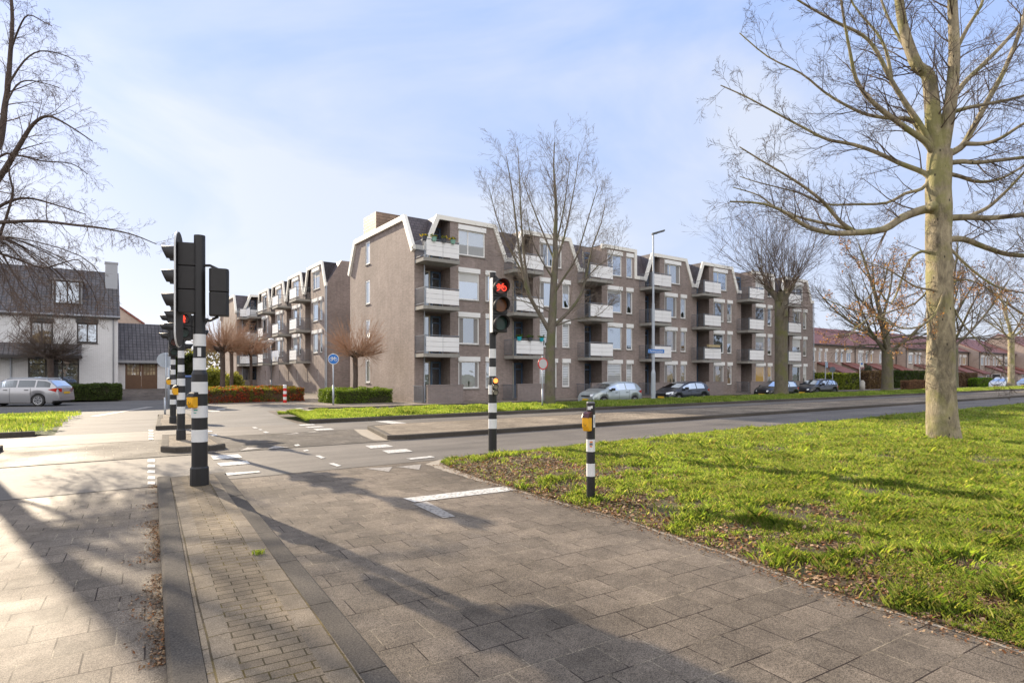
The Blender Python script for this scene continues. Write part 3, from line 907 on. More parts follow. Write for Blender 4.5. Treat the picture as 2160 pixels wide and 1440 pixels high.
    trm.box(-.16, .6, -.13, .02, 8.98, 9.24)
    trm.prism([(.55, -.06, 10.88), (2.4, -.06, 10.88), (2.4, -.06, 11.0), (.55, -.06, 11.0)], (0, .02, 0)) if False else None
    wall.build("wall", BR, t)
    rf = slate.build("roof", SLATE, t)
    for k_, q_ in enumerate(trims): q_.build("verge_trim" if k_ == len(trims) - 1 else "dormer_trim", TRIM, t)
    MB().tube([(W + .05, -.06, 9), (W + .05, -.06, -.2)], .045, 8).build("drainpipe", GALV, t)
    xp = W - .25 if blank_ground else .62
    MB().tube([(xp, -.07, 9), (xp, -.07, 0)], .04, 8).build("drainpipe", GALV, t)
    if roofbox:
        rb = MB(); rb.prism([(.75, 7.6, 11.15), (7, 7.6, 11.15), (7, 7.6, 13.05), (.75, 7.6, 13.05)], (0, 2.3, 0)); rb.build("lift_housing", SLATEB, t)
    return t
flats("apartment_block", "long four storey brick apartment building with white mansard trims and a balcony column per bay", (15.25, 31.4, 0), 0, 7, 10.65,
      rect=(3, 6), seed=5, roofbox=True,
      groups={(0, 0): G_CUR, (0, 1): G_DRK, (0, 2): G_SKY, (0, 3): G_CUR, (1, 0): G_BLI, (1, 1): G_BLI, (2, 0): G_BLI, (3, 0): G_WRM, (3, 1): G_WRM, (4, 0): G_WRM, (5, 0): G_YEL, (5, 1): G_WRM})
flats("apartment_block", "brick apartment building in the side street, balconies above a blank ground floor wall", (15.6, 74.4, 0), -math.pi / 2, 4, 10.65,
      blank_ground=True, end_windows=False, seed=8)
flats("apartment_block", "farthest apartment building, closing the side street behind the clipped trees", (UX(499, 75.5), 75.5, 0), 0, 4, 10.65, rect=(3,), end_windows=False, seed=11)
# small window in the near end wall of the rear block belongs to that block
rb_ = [o for o in bpy.data.objects if o.name.startswith("apartment_block") and o.parent is None][1]
w_ = window(rb_, 'x', 25.99, 3.9, 4.9, 1.5, 2.4, G_DRK, WHITE, .08, -.02)
w_.data.transform(Matrix.Identity(4))

# ---- white house with dark pantiles on the left
def pitched(b, x0, x1, y0, y1, ze, zr, over=.25, m=0, full=True, t=.12):
    ym = (y0 + y1) / 2
    k = (zr - ze) / (ym - y0)
    q = [(x0, y0 - over, ze - k * over), (x0, ym, zr), (x0, ym, zr - t), (x0, y0 - over, ze - k * over - t)]
    b.prism(q, (x1 - x0, 0, 0), m)
    q = [(x0, y1 + over, ze - k * over), (x0, ym, zr), (x0, ym, zr - t), (x0, y1 + over, ze - k * over - t)]
    b.prism(q, (x1 - x0, 0, 0), m)
hy = 49.6
t = thing("house", "white brick house with dark tiled roof, dormer window and grey chimney behind the silver car", "house")
XR = UX(249, hy)
HX = lambda px, y=hy: UX(px, y)
HZ = lambda py, px, y=hy: 1.6 - (py - 791) * (UX(px, y) * SA + y * CA) / 1238
w = MB(); z0h = .0
hh = [(HX(162), HX(206), HZ(723, 184), HZ(674, 184)), (HX(64), HX(112), HZ(735, 88), HZ(671, 88))]
fl_ = [(HX(59), HX(167), HZ(811, 110), HZ(753, 110))]
eav = HZ(664, 200)
holes_wall(w, 'y', hy, XR - 26, XR, z0h, eav, hh + fl_, depth=.12)
w.poly([(XR, hy, z0h), (XR, hy + 7, z0h), (XR, hy + 7, eav), (XR, hy + 3.5, HZ(576, 222, hy + 3.5) - .15), (XR, hy, eav)])
w.poly([(XR, hy + 7, z0h), (XR - 26, hy + 7, z0h), (XR - 26, hy + 7, eav), (XR, hy + 7, eav)])
w.build("wall", BRW, t)
pl = MB(); pl.box(XR - 26, XR + .02, hy - .03, hy - .003, .55, .85); pl.build("plinth", DARKF, t)
rf = MB(); zr = HZ(574, 222, hy + 3.5)
pitched(rf, XR - 26, XR + .12, hy, hy + 7, eav + .1, zr)
rfo = rf.build("roof", PAN, t)
ch = MB(); cx0, cx1 = HX(222, hy + 2), HX(249, hy + 2)
ch.box(cx0, cx1 - .02, hy + 2.1, hy + 2.8, eav + 1.2, HZ(557, 235, hy + 2.4)); ch.box(cx0 - .04, cx1 + .02, hy + 2.06, hy + 2.84, HZ(557, 235, hy + 2.4), HZ(554, 235, hy + 2.4))
ch.build("chimney", plain("render_grey", (.40, .42, .45), .8, var=.06), rfo)
gt = MB(); gt.tube([(XR - 26, hy - .33, eav - .12), (XR + .12, hy - .33, eav - .12)], .075, 8); gt.tube([(HX(239), hy - .06, eav), (HX(239), hy - .06, .6)], .04, 8)
gt.build("gutter", plain("zinc", (.30, .31, .33), .5, .4), t)
for i, h_ in enumerate(hh): window(t, 'y', hy, *h_, [G_SKY, G_WRM][i], DARKF, .09, .06, mull=(.5,), shutter=.25, sm=DARKF, sill=DARKF)
window(t, 'y', hy, *fl_[0], G_SKY, DARKF, .09, .05, mull=(.34, .66), trans=(.74,), sill=DARKF)
# dormer
dx0, dx1 = HX(114, hy + .6), HX(170, hy + .6)
dz0, dz1 = HZ(642, 140, hy + .6), HZ(592, 140, hy + .6)
dm = MB(); dm.box(dx0 - .1, dx1 + .1, hy + .62, hy + 3, dz0, dz1); dm.box(dx0 - .2, dx1 + .2, hy + .45, hy + 3, dz1, dz1 + .1)
dmo = dm.build("dormer", MATS["zinc"], rfo)
window(t, 'y', hy + .6, dx0, dx1, dz0, dz1, G_SKY, DARKF, .1, -.05, mull=(.5,))
# lean-to with bay roof over the front door side
ln = MB(); a, e = XR - 26, HX(172, hy - .9)
zt_, zb_ = HZ(724, 100, hy), HZ(748, 100, hy - .9)
ln.prism([(a, hy - .004, zt_), (a, hy - 1.1, zb_), (a, hy - 1.1, zb_ - .1), (a, hy - .004, zt_ - .1)], (e - a, 0, 0))
ln.build("porch_roof", PAN, t)
fs = MB(); fs.box(a, e + .05, hy - 1.14, hy - 1.06, zb_ - .22, zb_ - .05); fs.box(a, e, hy - 1.05, hy - .01, zb_ - .2, zb_ - .12); fs.build("fascia", DARKF, t)
dp = MB(); dp.tube([(HX(23), hy - .08, zb_), (HX(23), hy - .08, .6)], .05, 8); dp.build("drainpipe", GALV, t)
# garage link
t = thing("garage", "low garage with dark tiled roof and glazed brown double doors beside the white house", "garage")
gy = 51.0
gx0, gx1 = XR + .01, UX(357, gy)
ze, zr = HZ(757, 300, gy), HZ(683, 300, gy + 2.6)
d0, d1 = UX(264, gy), UX(332, gy)
w = MB(); holes_wall(w, 'y', gy, gx0, gx1, 0, ze, [(d0, d1, .6, HZ(765, 300, gy))], depth=.15)
w.poly([(gx1, gy, 0), (gx1, gy + 5.2, 0), (gx1, gy + 5.2, ze), (gx1, gy + 2.6, zr - .1), (gx1, gy, ze)])
w.build("wall", BRW, t)
rf = MB(); pitched(rf, gx0, gx1 + .1, gy, gy + 5.2, ze + .05, zr, .3); rf.build("roof", PAN, t)
fs = MB(); fs.box(gx0, gx1 + .1, gy - .42, gy - .34, ze - .3, ze - .12); fs.build("gutter", MATS["zinc"], t)
dt = HZ(765, 300, gy)
xm = (d0 + d1) / 2
for a, e in ((d0, xm - .01), (xm + .01, d1)):
    b = MB(); b.box(a, e, gy + .08, gy + .13, .6, dt)
    for k in range(5): b.box(a + .12, e - .12, gy + .06, gy + .078, .72 + k * .15, .84 + k * .15)
    dob = b.build("garage_door", BROWNW, t)
    for i in range(4):
        for j in range(3):
            p = MB(); ww = (e - a - .24) / 4
            p.box(a + .12 + i * ww + .02, a + .12 + (i + 1) * ww - .02, gy + .07, gy + .079, 1.62 + j * .31, 1.62 + j * .31 + .27)
            if i == 0 and j == 0: glz = MB()
            glz.v += []; o_ = len(glz.v)
            glz.f += [tuple(k + o_ for k in f) for f in p.f]; glz.v += p.v; glz.mi += p.mi
    glz.build("door_glazing", G_GRD, dob)
hd = MB(); hd.box(xm - .06, xm - .03, gy + .02, gy + .06, 1.55, 1.85); hd.build("handle", WHITE, t)
# orange roof of a house behind the garage
t = thing("house", "house far behind the garage, of which the orange brick gable and roof edge show", "house")
bx0, bx1, by = UX(236, 62), UX(300, 62), 62
w = MB(); za = HZ(650, 255, by)
w.prism([(bx0 - 2, by, 0), (bx1, by, 0), (bx1, by, HZ(683, 300, by)), (UX(252, by), by, za), (bx0 - 2, by, HZ(683, 300, by))], (0, 8, 0)); w.build("wall", BRR, t)
rr = MB(); rr.prism([(bx1 + .2, by - .1, HZ(686, 300, by)), (UX(252, by), by - .1, za + .02), (UX(252, by), by - .1, za + .2), (bx1 + .2, by - .1, HZ(686, 300, by) + .2)], (0, 8.2, 0)); rr.build("roof", PANR, t)

# ---- terraces with red roofs on the right
def terrace(label, x0, x1, y, n, ze=5.35, zr=7.9, seed=1, skylight=False, porch=True):
    rg = random.Random(seed)
    t = thing("terraced_house", label, "house")
    D = 9.4
    hw = (x1 - x0) / n
    holes, porches = [], []
    for i in range(n):
        o = x0 + i * hw; mirror = i % 2
        def X(u): return o + (hw - u if mirror else u)
        for (a, e, zl, zh, k) in ((.9, 2.2, 3.2, 4.75, 1), (3.0, 3.6, 3.2, 4.75, 0), (4.35, 4.95, 3.2, 4.75, 0)):
            h_ = sorted((X(a), X(e))); holes.append((h_[0], h_[1], zl, zh, k))
        h_ = sorted((X(.6), X(2.3))); holes.append((h_[0], h_[1], .5, 2.3, 2))
    w = MB(); holes_wall(w, 'y', y, x0, x1, -.4, ze, [h[:4] for h in holes], depth=.12)
    for xx in (x0, x1): w.poly([(xx, y, -.4), (xx, y + D, -.4), (xx, y + D, ze), (xx, y + D / 2, zr - .1), (xx, y, ze)])
    w.poly([(x1, y + D, -.4), (x0, y + D, -.4), (x0, y + D, ze), (x1, y + D, ze)])
    w.build("wall", BRR, t)
    r = MB(); pitched(r, x0 - .05, x1 + .05, y, y + D, ze + .08, zr); ro = r.build("roof", PANR, t)
    gt = MB(); gt.box(x0, x1, y - .36, y - .26, ze - .22, ze - .08); gt.box(x0, x1, y - .25, y - .01, ze - .2, ze - .12)
    for i in range(0, n + 1, 2): gt.tube([(x0 + i * hw * .999 + .05, y - .06, ze), (x0 + i * hw * .999 + .05, y - .06, 0)], .045, 6)
    gt.build("gutter", DARKF, t)
    if skylight:
        sk = MB(); k = (zr - ze) / (D / 2)
        for j, (xx, yy) in enumerate(((x1 - 3.2, y + 2.9),)):
            sk.prism([(xx, yy, ze + k * (yy - y) + .12), (xx + 1.3, yy, ze + k * (yy - y) + .12), (xx + 1.3, yy + 1, ze + k * (yy + 1 - y) + .12), (xx, yy + 1, ze + k * (yy + 1 - y) + .12)], (0, 0, .06))
        sk.build("skylight", G_SKY, ro)
    for a, e, zl, zh, k in holes:
        window(t, 'y', y, a, e, zl, zh, rg.choice([G_WRM, G_DRK, G_SKY, G_YEL] if k < 2 else [G_CUR, G_DRK]), WHITE, .12, .05, mull=(.5,) if k else (), shutter=.3 if k < 2 else None, sill=DARKF, dress=k != 0)
    if porch:
        for i in range(n):
            o = x0 + i * hw + 2.7
            p = MB()
            p.prism([(o, y - .003, -.4), (o, y - .003, 2.95), (o, y - 2.7, 1.85), (o, y - 2.7, -.4)], (3.3, 0, 0))
            p.build("porch", BRR, t)
            q = MB()
            q.prism([(o - .15, y - .002, 3.02), (o - .15, y - .002, 3.14), (o - .15, y - 3.1, 1.86), (o - .15, y - 3.1, 1.74)], (3.6, 0, 0))
            q.build("porch_roof", PANR, t)
            window(t, 'y', y - 2.7, o + 2.0, o + 3.0, .0, 1.7, G_DRK, WHITE, .09, -.04)
            window(t, 'x', o, y - 2.1, y - .9, .5, 1.8, G_DRK, WHITE, .08, -.035)
    return t
b1x = 66.5
terrace("terrace of brick houses with dark red roof and skylight, right beside the apartment building", b1x, 90.2, 35.5, 4, seed=2, skylight=True)
terrace("second terrace with dark red roof, seen between the mossy tree and the big trunk", 90.3, 113.5, 34.3, 4, seed=3)
terrace("third terrace with dark red roof, just right of the big beech trunk", 113.6, 131, 32.9, 3, seed=4)
terrace("last brick terrace with orange lit ridge, far right behind the white car", 131.2, 190, 30.5, 9, ze=5.8, zr=9.0, seed=6)

# ---------------------------------------------------------------- bare trees
def grow(b, tw, p, d, L, r, lvl, rg, o, leaves=None):
    """one limb: b takes the thick wood, tw the thin; children fork off along it"""
    n = max(3, int(L / o['seg'][min(lvl, 3)]))
    n = min(n, 9)
    pts, rads = [Vector(p)], [r]
    d = Vector(d).normalized()
    up = o['up'][min(lvl, 3)]
    wob = o['wob']
    tip = r * (o.get('tip', .2) if lvl < 3 else .45)
    for i in range(n):
        d = d + Vector((rg.gauss(0, wob), rg.gauss(0, wob), rg.gauss(0, wob))) + Vector((0, 0, up))
        d.normalize()
        pts.append(pts[-1] + d * (L / n))
        rads.append(r + (tip - r) * (i + 1) / n)
    sides = 7 if r > .06 else (5 if r > .02 else 3)
    (b if r > .035 else tw).tube(pts, rads, sides, cap=False)
    if leaves is not None and lvl >= 2:
        for q in pts[1:]:
            if rg.random() < o.get('leafp', 0): leaves.append(q)
    if lvl >= o['lv']: return
    k = o['kids'][min(lvl, len(o['kids']) - 1)]
    k = max(1, int(k * rg.uniform(.8, 1.25)))
    for j in range(k):
        t = o['from'] + (1 - o['from']) * (j + rg.random()) / k
        f = t * n; i = min(n - 1, int(f)); f -= i
        q = pts[i].lerp(pts[i + 1], f)
        dd = (pts[i + 1] - pts[i]).normalized()
        ax = Vector((rg.gauss(0, 1), rg.gauss(0, 1), rg.gauss(0, 1))); ax = (ax - dd * ax.dot(dd)).normalized()
        an = R(rg.uniform(*o['ang']))
        nd = dd * math.cos(an) + ax * math.sin(an)
        rr = max(o['rmin'], (r + (tip - r) * t) * rg.uniform(.45, .7))
        grow(b, tw, q, nd, L * rg.uniform(*o['len']) * (1 - .35 * t), rr, lvl + 1, rg, o, leaves)
def limb_path(b, tw, pts, r0, r1, rg, o, kids, klen, leaves=None, lvl=1, kr=.35):
    """a measured limb with procedural side growth"""
    pts = [Vector(p) for p in pts]
    # smooth the path a little
    sp = []
    for i in range(len(pts) - 1):
        a = pts[max(0, i - 1)]; p0 = pts[i]; p1 = pts[i + 1]; c = pts[min(len(pts) - 1, i + 2)]
        for k in range(3):
            t = k / 3
            sp.append(0.5 * ((2 * p0) + (p1 - a) * t + (2 * a - 5 * p0 + 4 * p1 - c) * t * t + (-a + 3 * p0 - 3 * p1 + c) * t ** 3))
    sp.append(pts[-1])
    n = len(sp)
    rads = [r0 + (r1 - r0) * (i / (n - 1)) ** .8 for i in range(n)]
    b.tube(sp, rads, 10 if r0 > .12 else 7, cap=False)
    for j in range(kids):
        t = .12 + .88 * (j + rg.random()) / kids
        f = t * (n - 1); i = min(n - 2, int(f)); f -= i
        q = sp[i].lerp(sp[i + 1], f); dd = (sp[i + 1] - sp[i]).normalized()
        ax = Vector((rg.gauss(0, 1), rg.gauss(0, 1), rg.gauss(0, 1))); ax = (ax - dd * ax.dot(dd)).normalized()
        an = R(rg.uniform(*o['ang']))
        rr = max(o['rmin'] * 1.5, min(.02, rads[i] * rg.uniform(.2, .42)))
        grow(b, tw, q, dd * math.cos(an) + ax * math.sin(an), klen * rg.uniform(.6, 1.3) * (1.15 - .5 * t), rr, lvl, rg, o, leaves)
def leaf_cards(name, pts, mat, parent, size, cols, rg, per=2):
    N = len(pts) * per
    if not N: return
    rs = np.random.RandomState(rg.randint(0, 99999))
    c = np.repeat(np.array([tuple(p) for p in pts]), per, axis=0) + rs.normal(0, size * 1.2, (N, 3))
    a = rs.normal(size=(N, 3)); a /= np.linalg.norm(a, axis=1)[:, None]
    u = np.cross(a, rs.normal(size=(N, 3))); u /= np.linalg.norm(u, axis=1)[:, None]
    s = size * rs.uniform(.6, 1.3, (N, 1))
    v = np.stack([c - a * s, c + u * s * .5 + np.cross(a, u) * s * .15, c + a * s, c - u * s * .5 + np.cross(a, u) * s * .15], axis=1)
    cc = np.array(cols)[rs.randint(0, len(cols), N)] * rs.uniform(.7, 1.25, (N, 1))
    return tag(fast_mesh(name, v.reshape(-1, 3), N, mat, parent, cc), kind='stuff')
def tree_thing(label, group=None, kind="bare_tree", cat="tree"):
    return thing(kind, label, cat, group=group)

O_BEECH = dict(seg=(.5, .3, .22, .16), up=(.05, .03, .015, .01), wob=.13, lv=4, kids=(5, 5, 4, 3), ang=(22, 55), len=(.45, .75), rmin=.0034, **{'from': .12})
rg = random.Random(21)
import mathutils
def rt_n(a, py):
    return .035 * mathutils.noise.noise(Vector((math.cos(a) * 3, math.sin(a) * 3, py * .035))) + .03 * max(0, mathutils.noise.noise(Vector((math.cos(a) * 2 + 5, math.sin(a) * 2, py * .02))) - .25)
# --- big beech on the right
t = tree_thing("large smooth barked tree on the grass at the right, trunk lit on its left side", kind="beech_tree")
BD = G(1990, 933, .15); BDp = 1238 * 1.45 / 142
def B(px, py, dz=0.0): return P(px, BDp + dz, py)
wood, twg, lv = MB(), MB(), []
tr = MB()
tp = [(1992, 955, 38), (1992, 940, 35), (1990, 925, 32), (1988, 895, 30), (1986, 850, 28.5), (1984, 780, 28), (1985, 700, 26.5), (1982, 620, 25.5), (1981, 560, 25), (1979, 500, 24.5), (1981, 440, 25), (1979, 400, 23.5), (1981, 350, 23), (1982, 320, 22)]
NS = 40; i0 = 0
tys = [p[1] for p in tp][::-1]
NR = 90
for k in range(NR):
    f_ = (k / (NR - 1)) ** 1.25
    py = tp[0][1] + (tp[-1][1] - tp[0][1]) * f_
    px = float(np.interp(py, tys, [p[0] for p in tp][::-1])); rpx = float(np.interp(py, tys, [p[2] for p in tp][::-1]))
    c = B(px, py); r = .95 * rpx / 1238 * BDp
    root = max(0, (py - 900) / 50)
    for j in range(NS):
        a = 2 * math.pi * j / NS
        nn = math.sin(a * 4 + py * .021) * .016 + math.sin(a * 9 - py * .05) * .010 + math.sin(a * 2 + py * .009 + 1) * .03 + rt_n(a, py)
        fl = 1 + nn + root * (.10 * math.sin(5 * a + 1) + .06 * math.sin(3 * a))
        tr.v.append((c.x + r * fl * math.cos(a), c.y + r * fl * math.sin(a), c.z))
for k in range(NR - 1):
    for j in range(NS):
        a, b_ = k * NS + j, k * NS + (j + 1) % NS
        tr.f.append((a, b_, b_ + NS, a + NS)); tr.mi.append(0)
s = BDp / 1238
def limb(pp, r0, r1, kids, kl, dd=0.0, leaves=None, bb=None):
    n = len(pp) - 1
    pts = [B(x, y, dd * (i / n) ** 1.2) for i, (x, y) in enumerate(pp)]
    limb_path(bb or tr, twg, pts, r0 * s, r1 * s, rg, O_BEECH, int(kids * .75), kl, leaves)
limb([(1981, 340), (1972, 290), (1966, 220), (1958, 160), (1935, 140), (1915, 90), (1902, 40), (1893, -30), (1880, -120)], 18, 7, 22, 1.3, .3)
limb([(1984, 335), (1994, 280), (2006, 210), (2013, 120), (2010, 30), (2006, -60), (1998, -160)], 15, 7, 22, 1.3, -.4)
limb([(1976, 445), (1952, 441), (1905, 458), (1865, 483), (1800, 491), (1750, 491), (1700, 477), (1660, 450), (1610, 430), (1540, 425)], 11, 1.5, 26, 1.1, -1.2)
limb([(1805, 489), (1775, 470), (1735, 425), (1690, 390), (1650, 365), (1600, 335), (1560, 310)], 5, 1.2, 14, .9, -.6)
limb([(1800, 487), (1770, 478), (1700, 462), (1640, 440), (1600, 412), (1545, 395)], 4.5, 1, 12, .8, .6)
limb([(1968, 385), (1950, 365), (1900, 345), (1850, 322), (1800, 305), (1745, 294), (1700, 272), (1640, 240), (1575, 205), (1520, 180)], 6.5, 1.2, 26, 1.0, .9)
limb([(1970, 325), (1950, 298), (1910, 270), (1870, 240), (1830, 205), (1805, 165), (1793, 110), (1780, 40), (1768, -40)], 7.5, 1.8, 22, 1.2, -1.0)
limb([(1972, 322), (1945, 285), (1922, 252), (1880, 250), (1830, 242), (1790, 225), (1740, 195), (1690, 155), (1620, 120), (1560, 70)], 6, 1.2, 26, 1.1, 1.1)
limb([(1975, 330), (1945, 270), (1915, 225), (1880, 170), (1850, 110), (1820, 75), (1760, 45), (1690, 5), (1640, -30)], 7, 1.5, 24, 1.2, -.5)
limb([(1880, 165), (1870, 110), (1850, 70), (1800, 10), (1785, -40)], 4, 1.5, 12, 1.1, .5)
limb([(1966, 372), (1945, 398), (1910, 408), (1870, 428), (1800, 431), (1740, 430), (1690, 408), (1600, 385), (1560, 372)], 4.5, .9, 18, .9, .8)
limb([(1990, 330), (2025, 312), (2045, 285), (2085, 210), (2118, 150), (2150, 70), (2165, 10), (2180, -60)], 8, 3, 22, 1.2, .7)
limb([(2035, 303), (2075, 303), (2110, 292), (2170, 255), (2230, 235)], 5, 2, 12, 1.0, -1)
limb([(1994, 345), (2030, 341), (2060, 343), (2110, 338), (2170, 331), (2240, 325)], 6, 2.5, 14, 1.0, -.6)
limb([(1995, 365), (2025, 372), (2060, 383), (2100, 380), (2140, 362), (2200, 320)], 5, 2, 14, 1.0, .7)
limb([(2000, 460), (2040, 458), (2080, 460), (2130, 456), (2200, 448)], 7.5, 4, 12, .9, -.9)
limb([(2035, 460), (2080, 440), (2110, 415), (2140, 385), (2190, 330)], 4.5, 2, 10, .9, -.3)
limb([(2000, 505), (2035, 505), (2080, 522), (2130, 537), (2200, 542), (2260, 560)], 7, 4, 14, .9, .5, lv)
limb([(2002, 225), (2030, 180), (2070, 140), (2110, 100), (2150, 55), (2200, 0)], 6, 3, 16, 1.1, .9)
limb([(2000, 240), (2040, 228), (2090, 218), (2150, 205), (2220, 180)], 5, 2, 14, 1.0, -.8)
limb([(2005, 130), (2040, 60), (2070, 10), (2090, -60)], 5, 2, 12, 1.1, -.4)
limb([(1940, 150), (1900, 85), (1870, 30), (1850, -30)], 4, 2, 10, 1.0, 1.0)
O_LOW = dict(O_BEECH, up=(-.03, -.05, -.06, -.05), leafp=.08)
def limb2(pp, r0, r1, kids, kl, dd, leaf=True):
    n = len(pp) - 1
    pts = [B(x, y, dd * (i / n) ** 1.2) for i, (x, y) in enumerate(pp)]
    limb_path(tr, twg, pts, r0 * s, r1 * s, rg, O_LOW, kids, kl, lv if leaf else None)
limb2([(1975, 540), (1945, 530), (1920, 548), (1905, 580), (1880, 640), (1850, 612), (1820, 640)], 4, .8, 14, .55, -.5)
limb2([(1972, 612), (1930, 604), (1885, 575), (1850, 560), (1800, 545)], 2.6, .7, 14, .6, -1.0)
limb2([(1990, 520), (2010, 550), (1990, 620), (1970, 665), (1935, 690), (1895, 690), (1850, 668), (1800, 655), (1740, 630)], 3.4, .8, 14, .55, -1.3, True)
limb2([(1895, 690), (1850, 665), (1810, 688), (1790, 712), (1815, 725)], 1.6, .6, 8, .35, -.8, False)
limb2([(2000, 625), (2020, 665), (2045, 700), (2080, 735), (2115, 770), (2125, 815)], 2.2, .7, 12, .5, -.8, False)
limb2([(2000, 520), (2040, 560), (2085, 595), (2120, 610), (2170, 620)], 3.2, 1.2, 14, .6, -.4)
limb2([(1995, 600), (2040, 590), (2100, 620), (2160, 700)], 2.5, 1, 12, .6, 1.2)
limb2([(1975, 590), (1930, 640), (1870, 660), (1810, 700), (1740, 710)], 2.4, .8, 12, .5, 1.2)
limb2([(1990, 700), (1960, 760), (1950, 800)], 1.2, .5, 4, .3, -.5, False)
tro = tr.build("trunk", BARK_BEECH, t, smooth=True)
twg.build("crown", TWIG, t)
leaf_cards("leaves", lv, LEAFM, t, .024, [(.42, .20, .08), (.50, .26, .11), (.34, .16, .07), (.52, .32, .16)], rg, 2)
kn = MB()
c = B(1966, 437, -.27); fw_ = Vector((SA, CA, 0))
kn.disc(c, -fw_ + Vector((-.5, .3, 0)), .10, .10, 16); kn.disc(B(1966, 437, -.35), -fw_ + Vector((-.5, .3, 0)), .06, .05, 14)
kn.build("knot", BARK_BEECH, t, smooth=True)

# two more of the same kind stand behind the photographer; the window panes of the flats mirror them
for k, (x, y, a) in enumerate(((13.0, -13.0, 2.1), (24.0, -9.0, 4.0))):
    c = copy_tree(t); q = Vector((BD.x, BD.y, 0)); c.rotation_euler = (0, 0, a)
    c.location = Vector((x, y, 0)) - Matrix.Rotation(a, 3, 'Z') @ q
    tag(c, ["large tree mirrored in the windows of the flats, not itself in the picture", "second large tree mirrored in the flats' windows, out of the picture"][k])
# --- birch-like tree just outside the left edge, its drooping branches reach into the picture
t = tree_thing("dark bare tree at the left edge, thin drooping branches hanging over the white house", kind="birch_tree")
LD = 14.0
def LT(px, py, dz=0.0): return P(px, LD + dz, py)
O_B = dict(seg=(.5, .3, .2, .15), up=(-.01, -.05, -.09, -.10), wob=.12, lv=4, kids=(5, 5, 4, 3), ang=(20, 60), len=(.45, .75), rmin=.0028, leafp=0, **{'from': .1})
tr, twg = MB(), MB(); s = LD / 1238
base = LT(-84, 791 + 1238 * 1.6 / LD)
def limbL(pp, r0, r1, kids, kl, dd=0.0):
    n = len(pp) - 1
    limb_path(tr, twg, [LT(x, y, dd * (i / n)) for i, (x, y) in enumerate(pp)], r0 * s, r1 * s, rg, O_B, int(kids * .8), kl)
limbL([(-98, 955), (-98, 935), (-95, 860), (-88, 700), (-76, 560), (-62, 430), (-45, 335)], 20, 11, 0, 1)
limbL([(-45, 345), (-5, 310), (6, 262), (10, 225), (17, 180), (22, 110), (26, 50), (24, 0), (18, -60)], 8, 2.5, 20, .9, .3)
limbL([(-60, 440), (-20, 400), (10, 358), (45, 300), (70, 262), (100, 245), (140, 262), (195, 298)], 8, .9, 30, .85, -.5)
limbL([(17, 180), (50, 130), (85, 108), (130, 115), (160, 128)], 2.4, .7, 16, .6, .6)
limbL([(22, 110), (40, 60), (60, 32), (95, 48), (110, 55)], 2.2, .7, 12, .6, -.5)
limbL([(15, 215), (35, 180), (60, 170), (90, 175), (125, 185)], 2.0, .7, 12, .6, .3)
limbL([(-65, 500), (-20, 450), (20, 425), (60, 418), (110, 430), (180, 452)], 5, .9, 26, .8, .5)
limbL([(-70, 560), (-30, 480), (30, 468), (90, 467), (160, 475), (220, 482), (280, 495), (330, 515)], 5.5, .8, 30, .85, -.9)
limbL([(-70, 600), (-20, 540), (25, 420), (20, 370), (18, 330)], 4, 1, 16, .7, -.4)
limbL([(-65, 520), (0, 535), (40, 548), (90, 565), (130, 555), (165, 548), (185, 570)], 3.4, .7, 26, .7, .6)
limbL([(-50, 400), (0, 330), (40, 328), (90, 340), (150, 345), (185, 368)], 3.2, .7, 22, .7, .7)
for k, (x, y) in enumerate(((0, 565), (40, 560), (70, 590), (-10, 600), (20, 620), (100, 575), (140, 570), (60, 555), (-20, 560), (110, 590), (160, 590), (170, 560), (20, 580), (80, 570), (-10, 640), (30, 600), (130, 600))):
    limbL([(-70, 520), (-30 + x * .3, 500), (x, y - 20), (x + 30 + 25 * rg.random(), y + 40), (x + 45, y + 75)], 1.6, .5, 16, .6, rg.uniform(-1.5, 1.8))
tr.build("trunk", BARK_DARK, t, smooth=True); twg.build("crown", TWIGD, t)

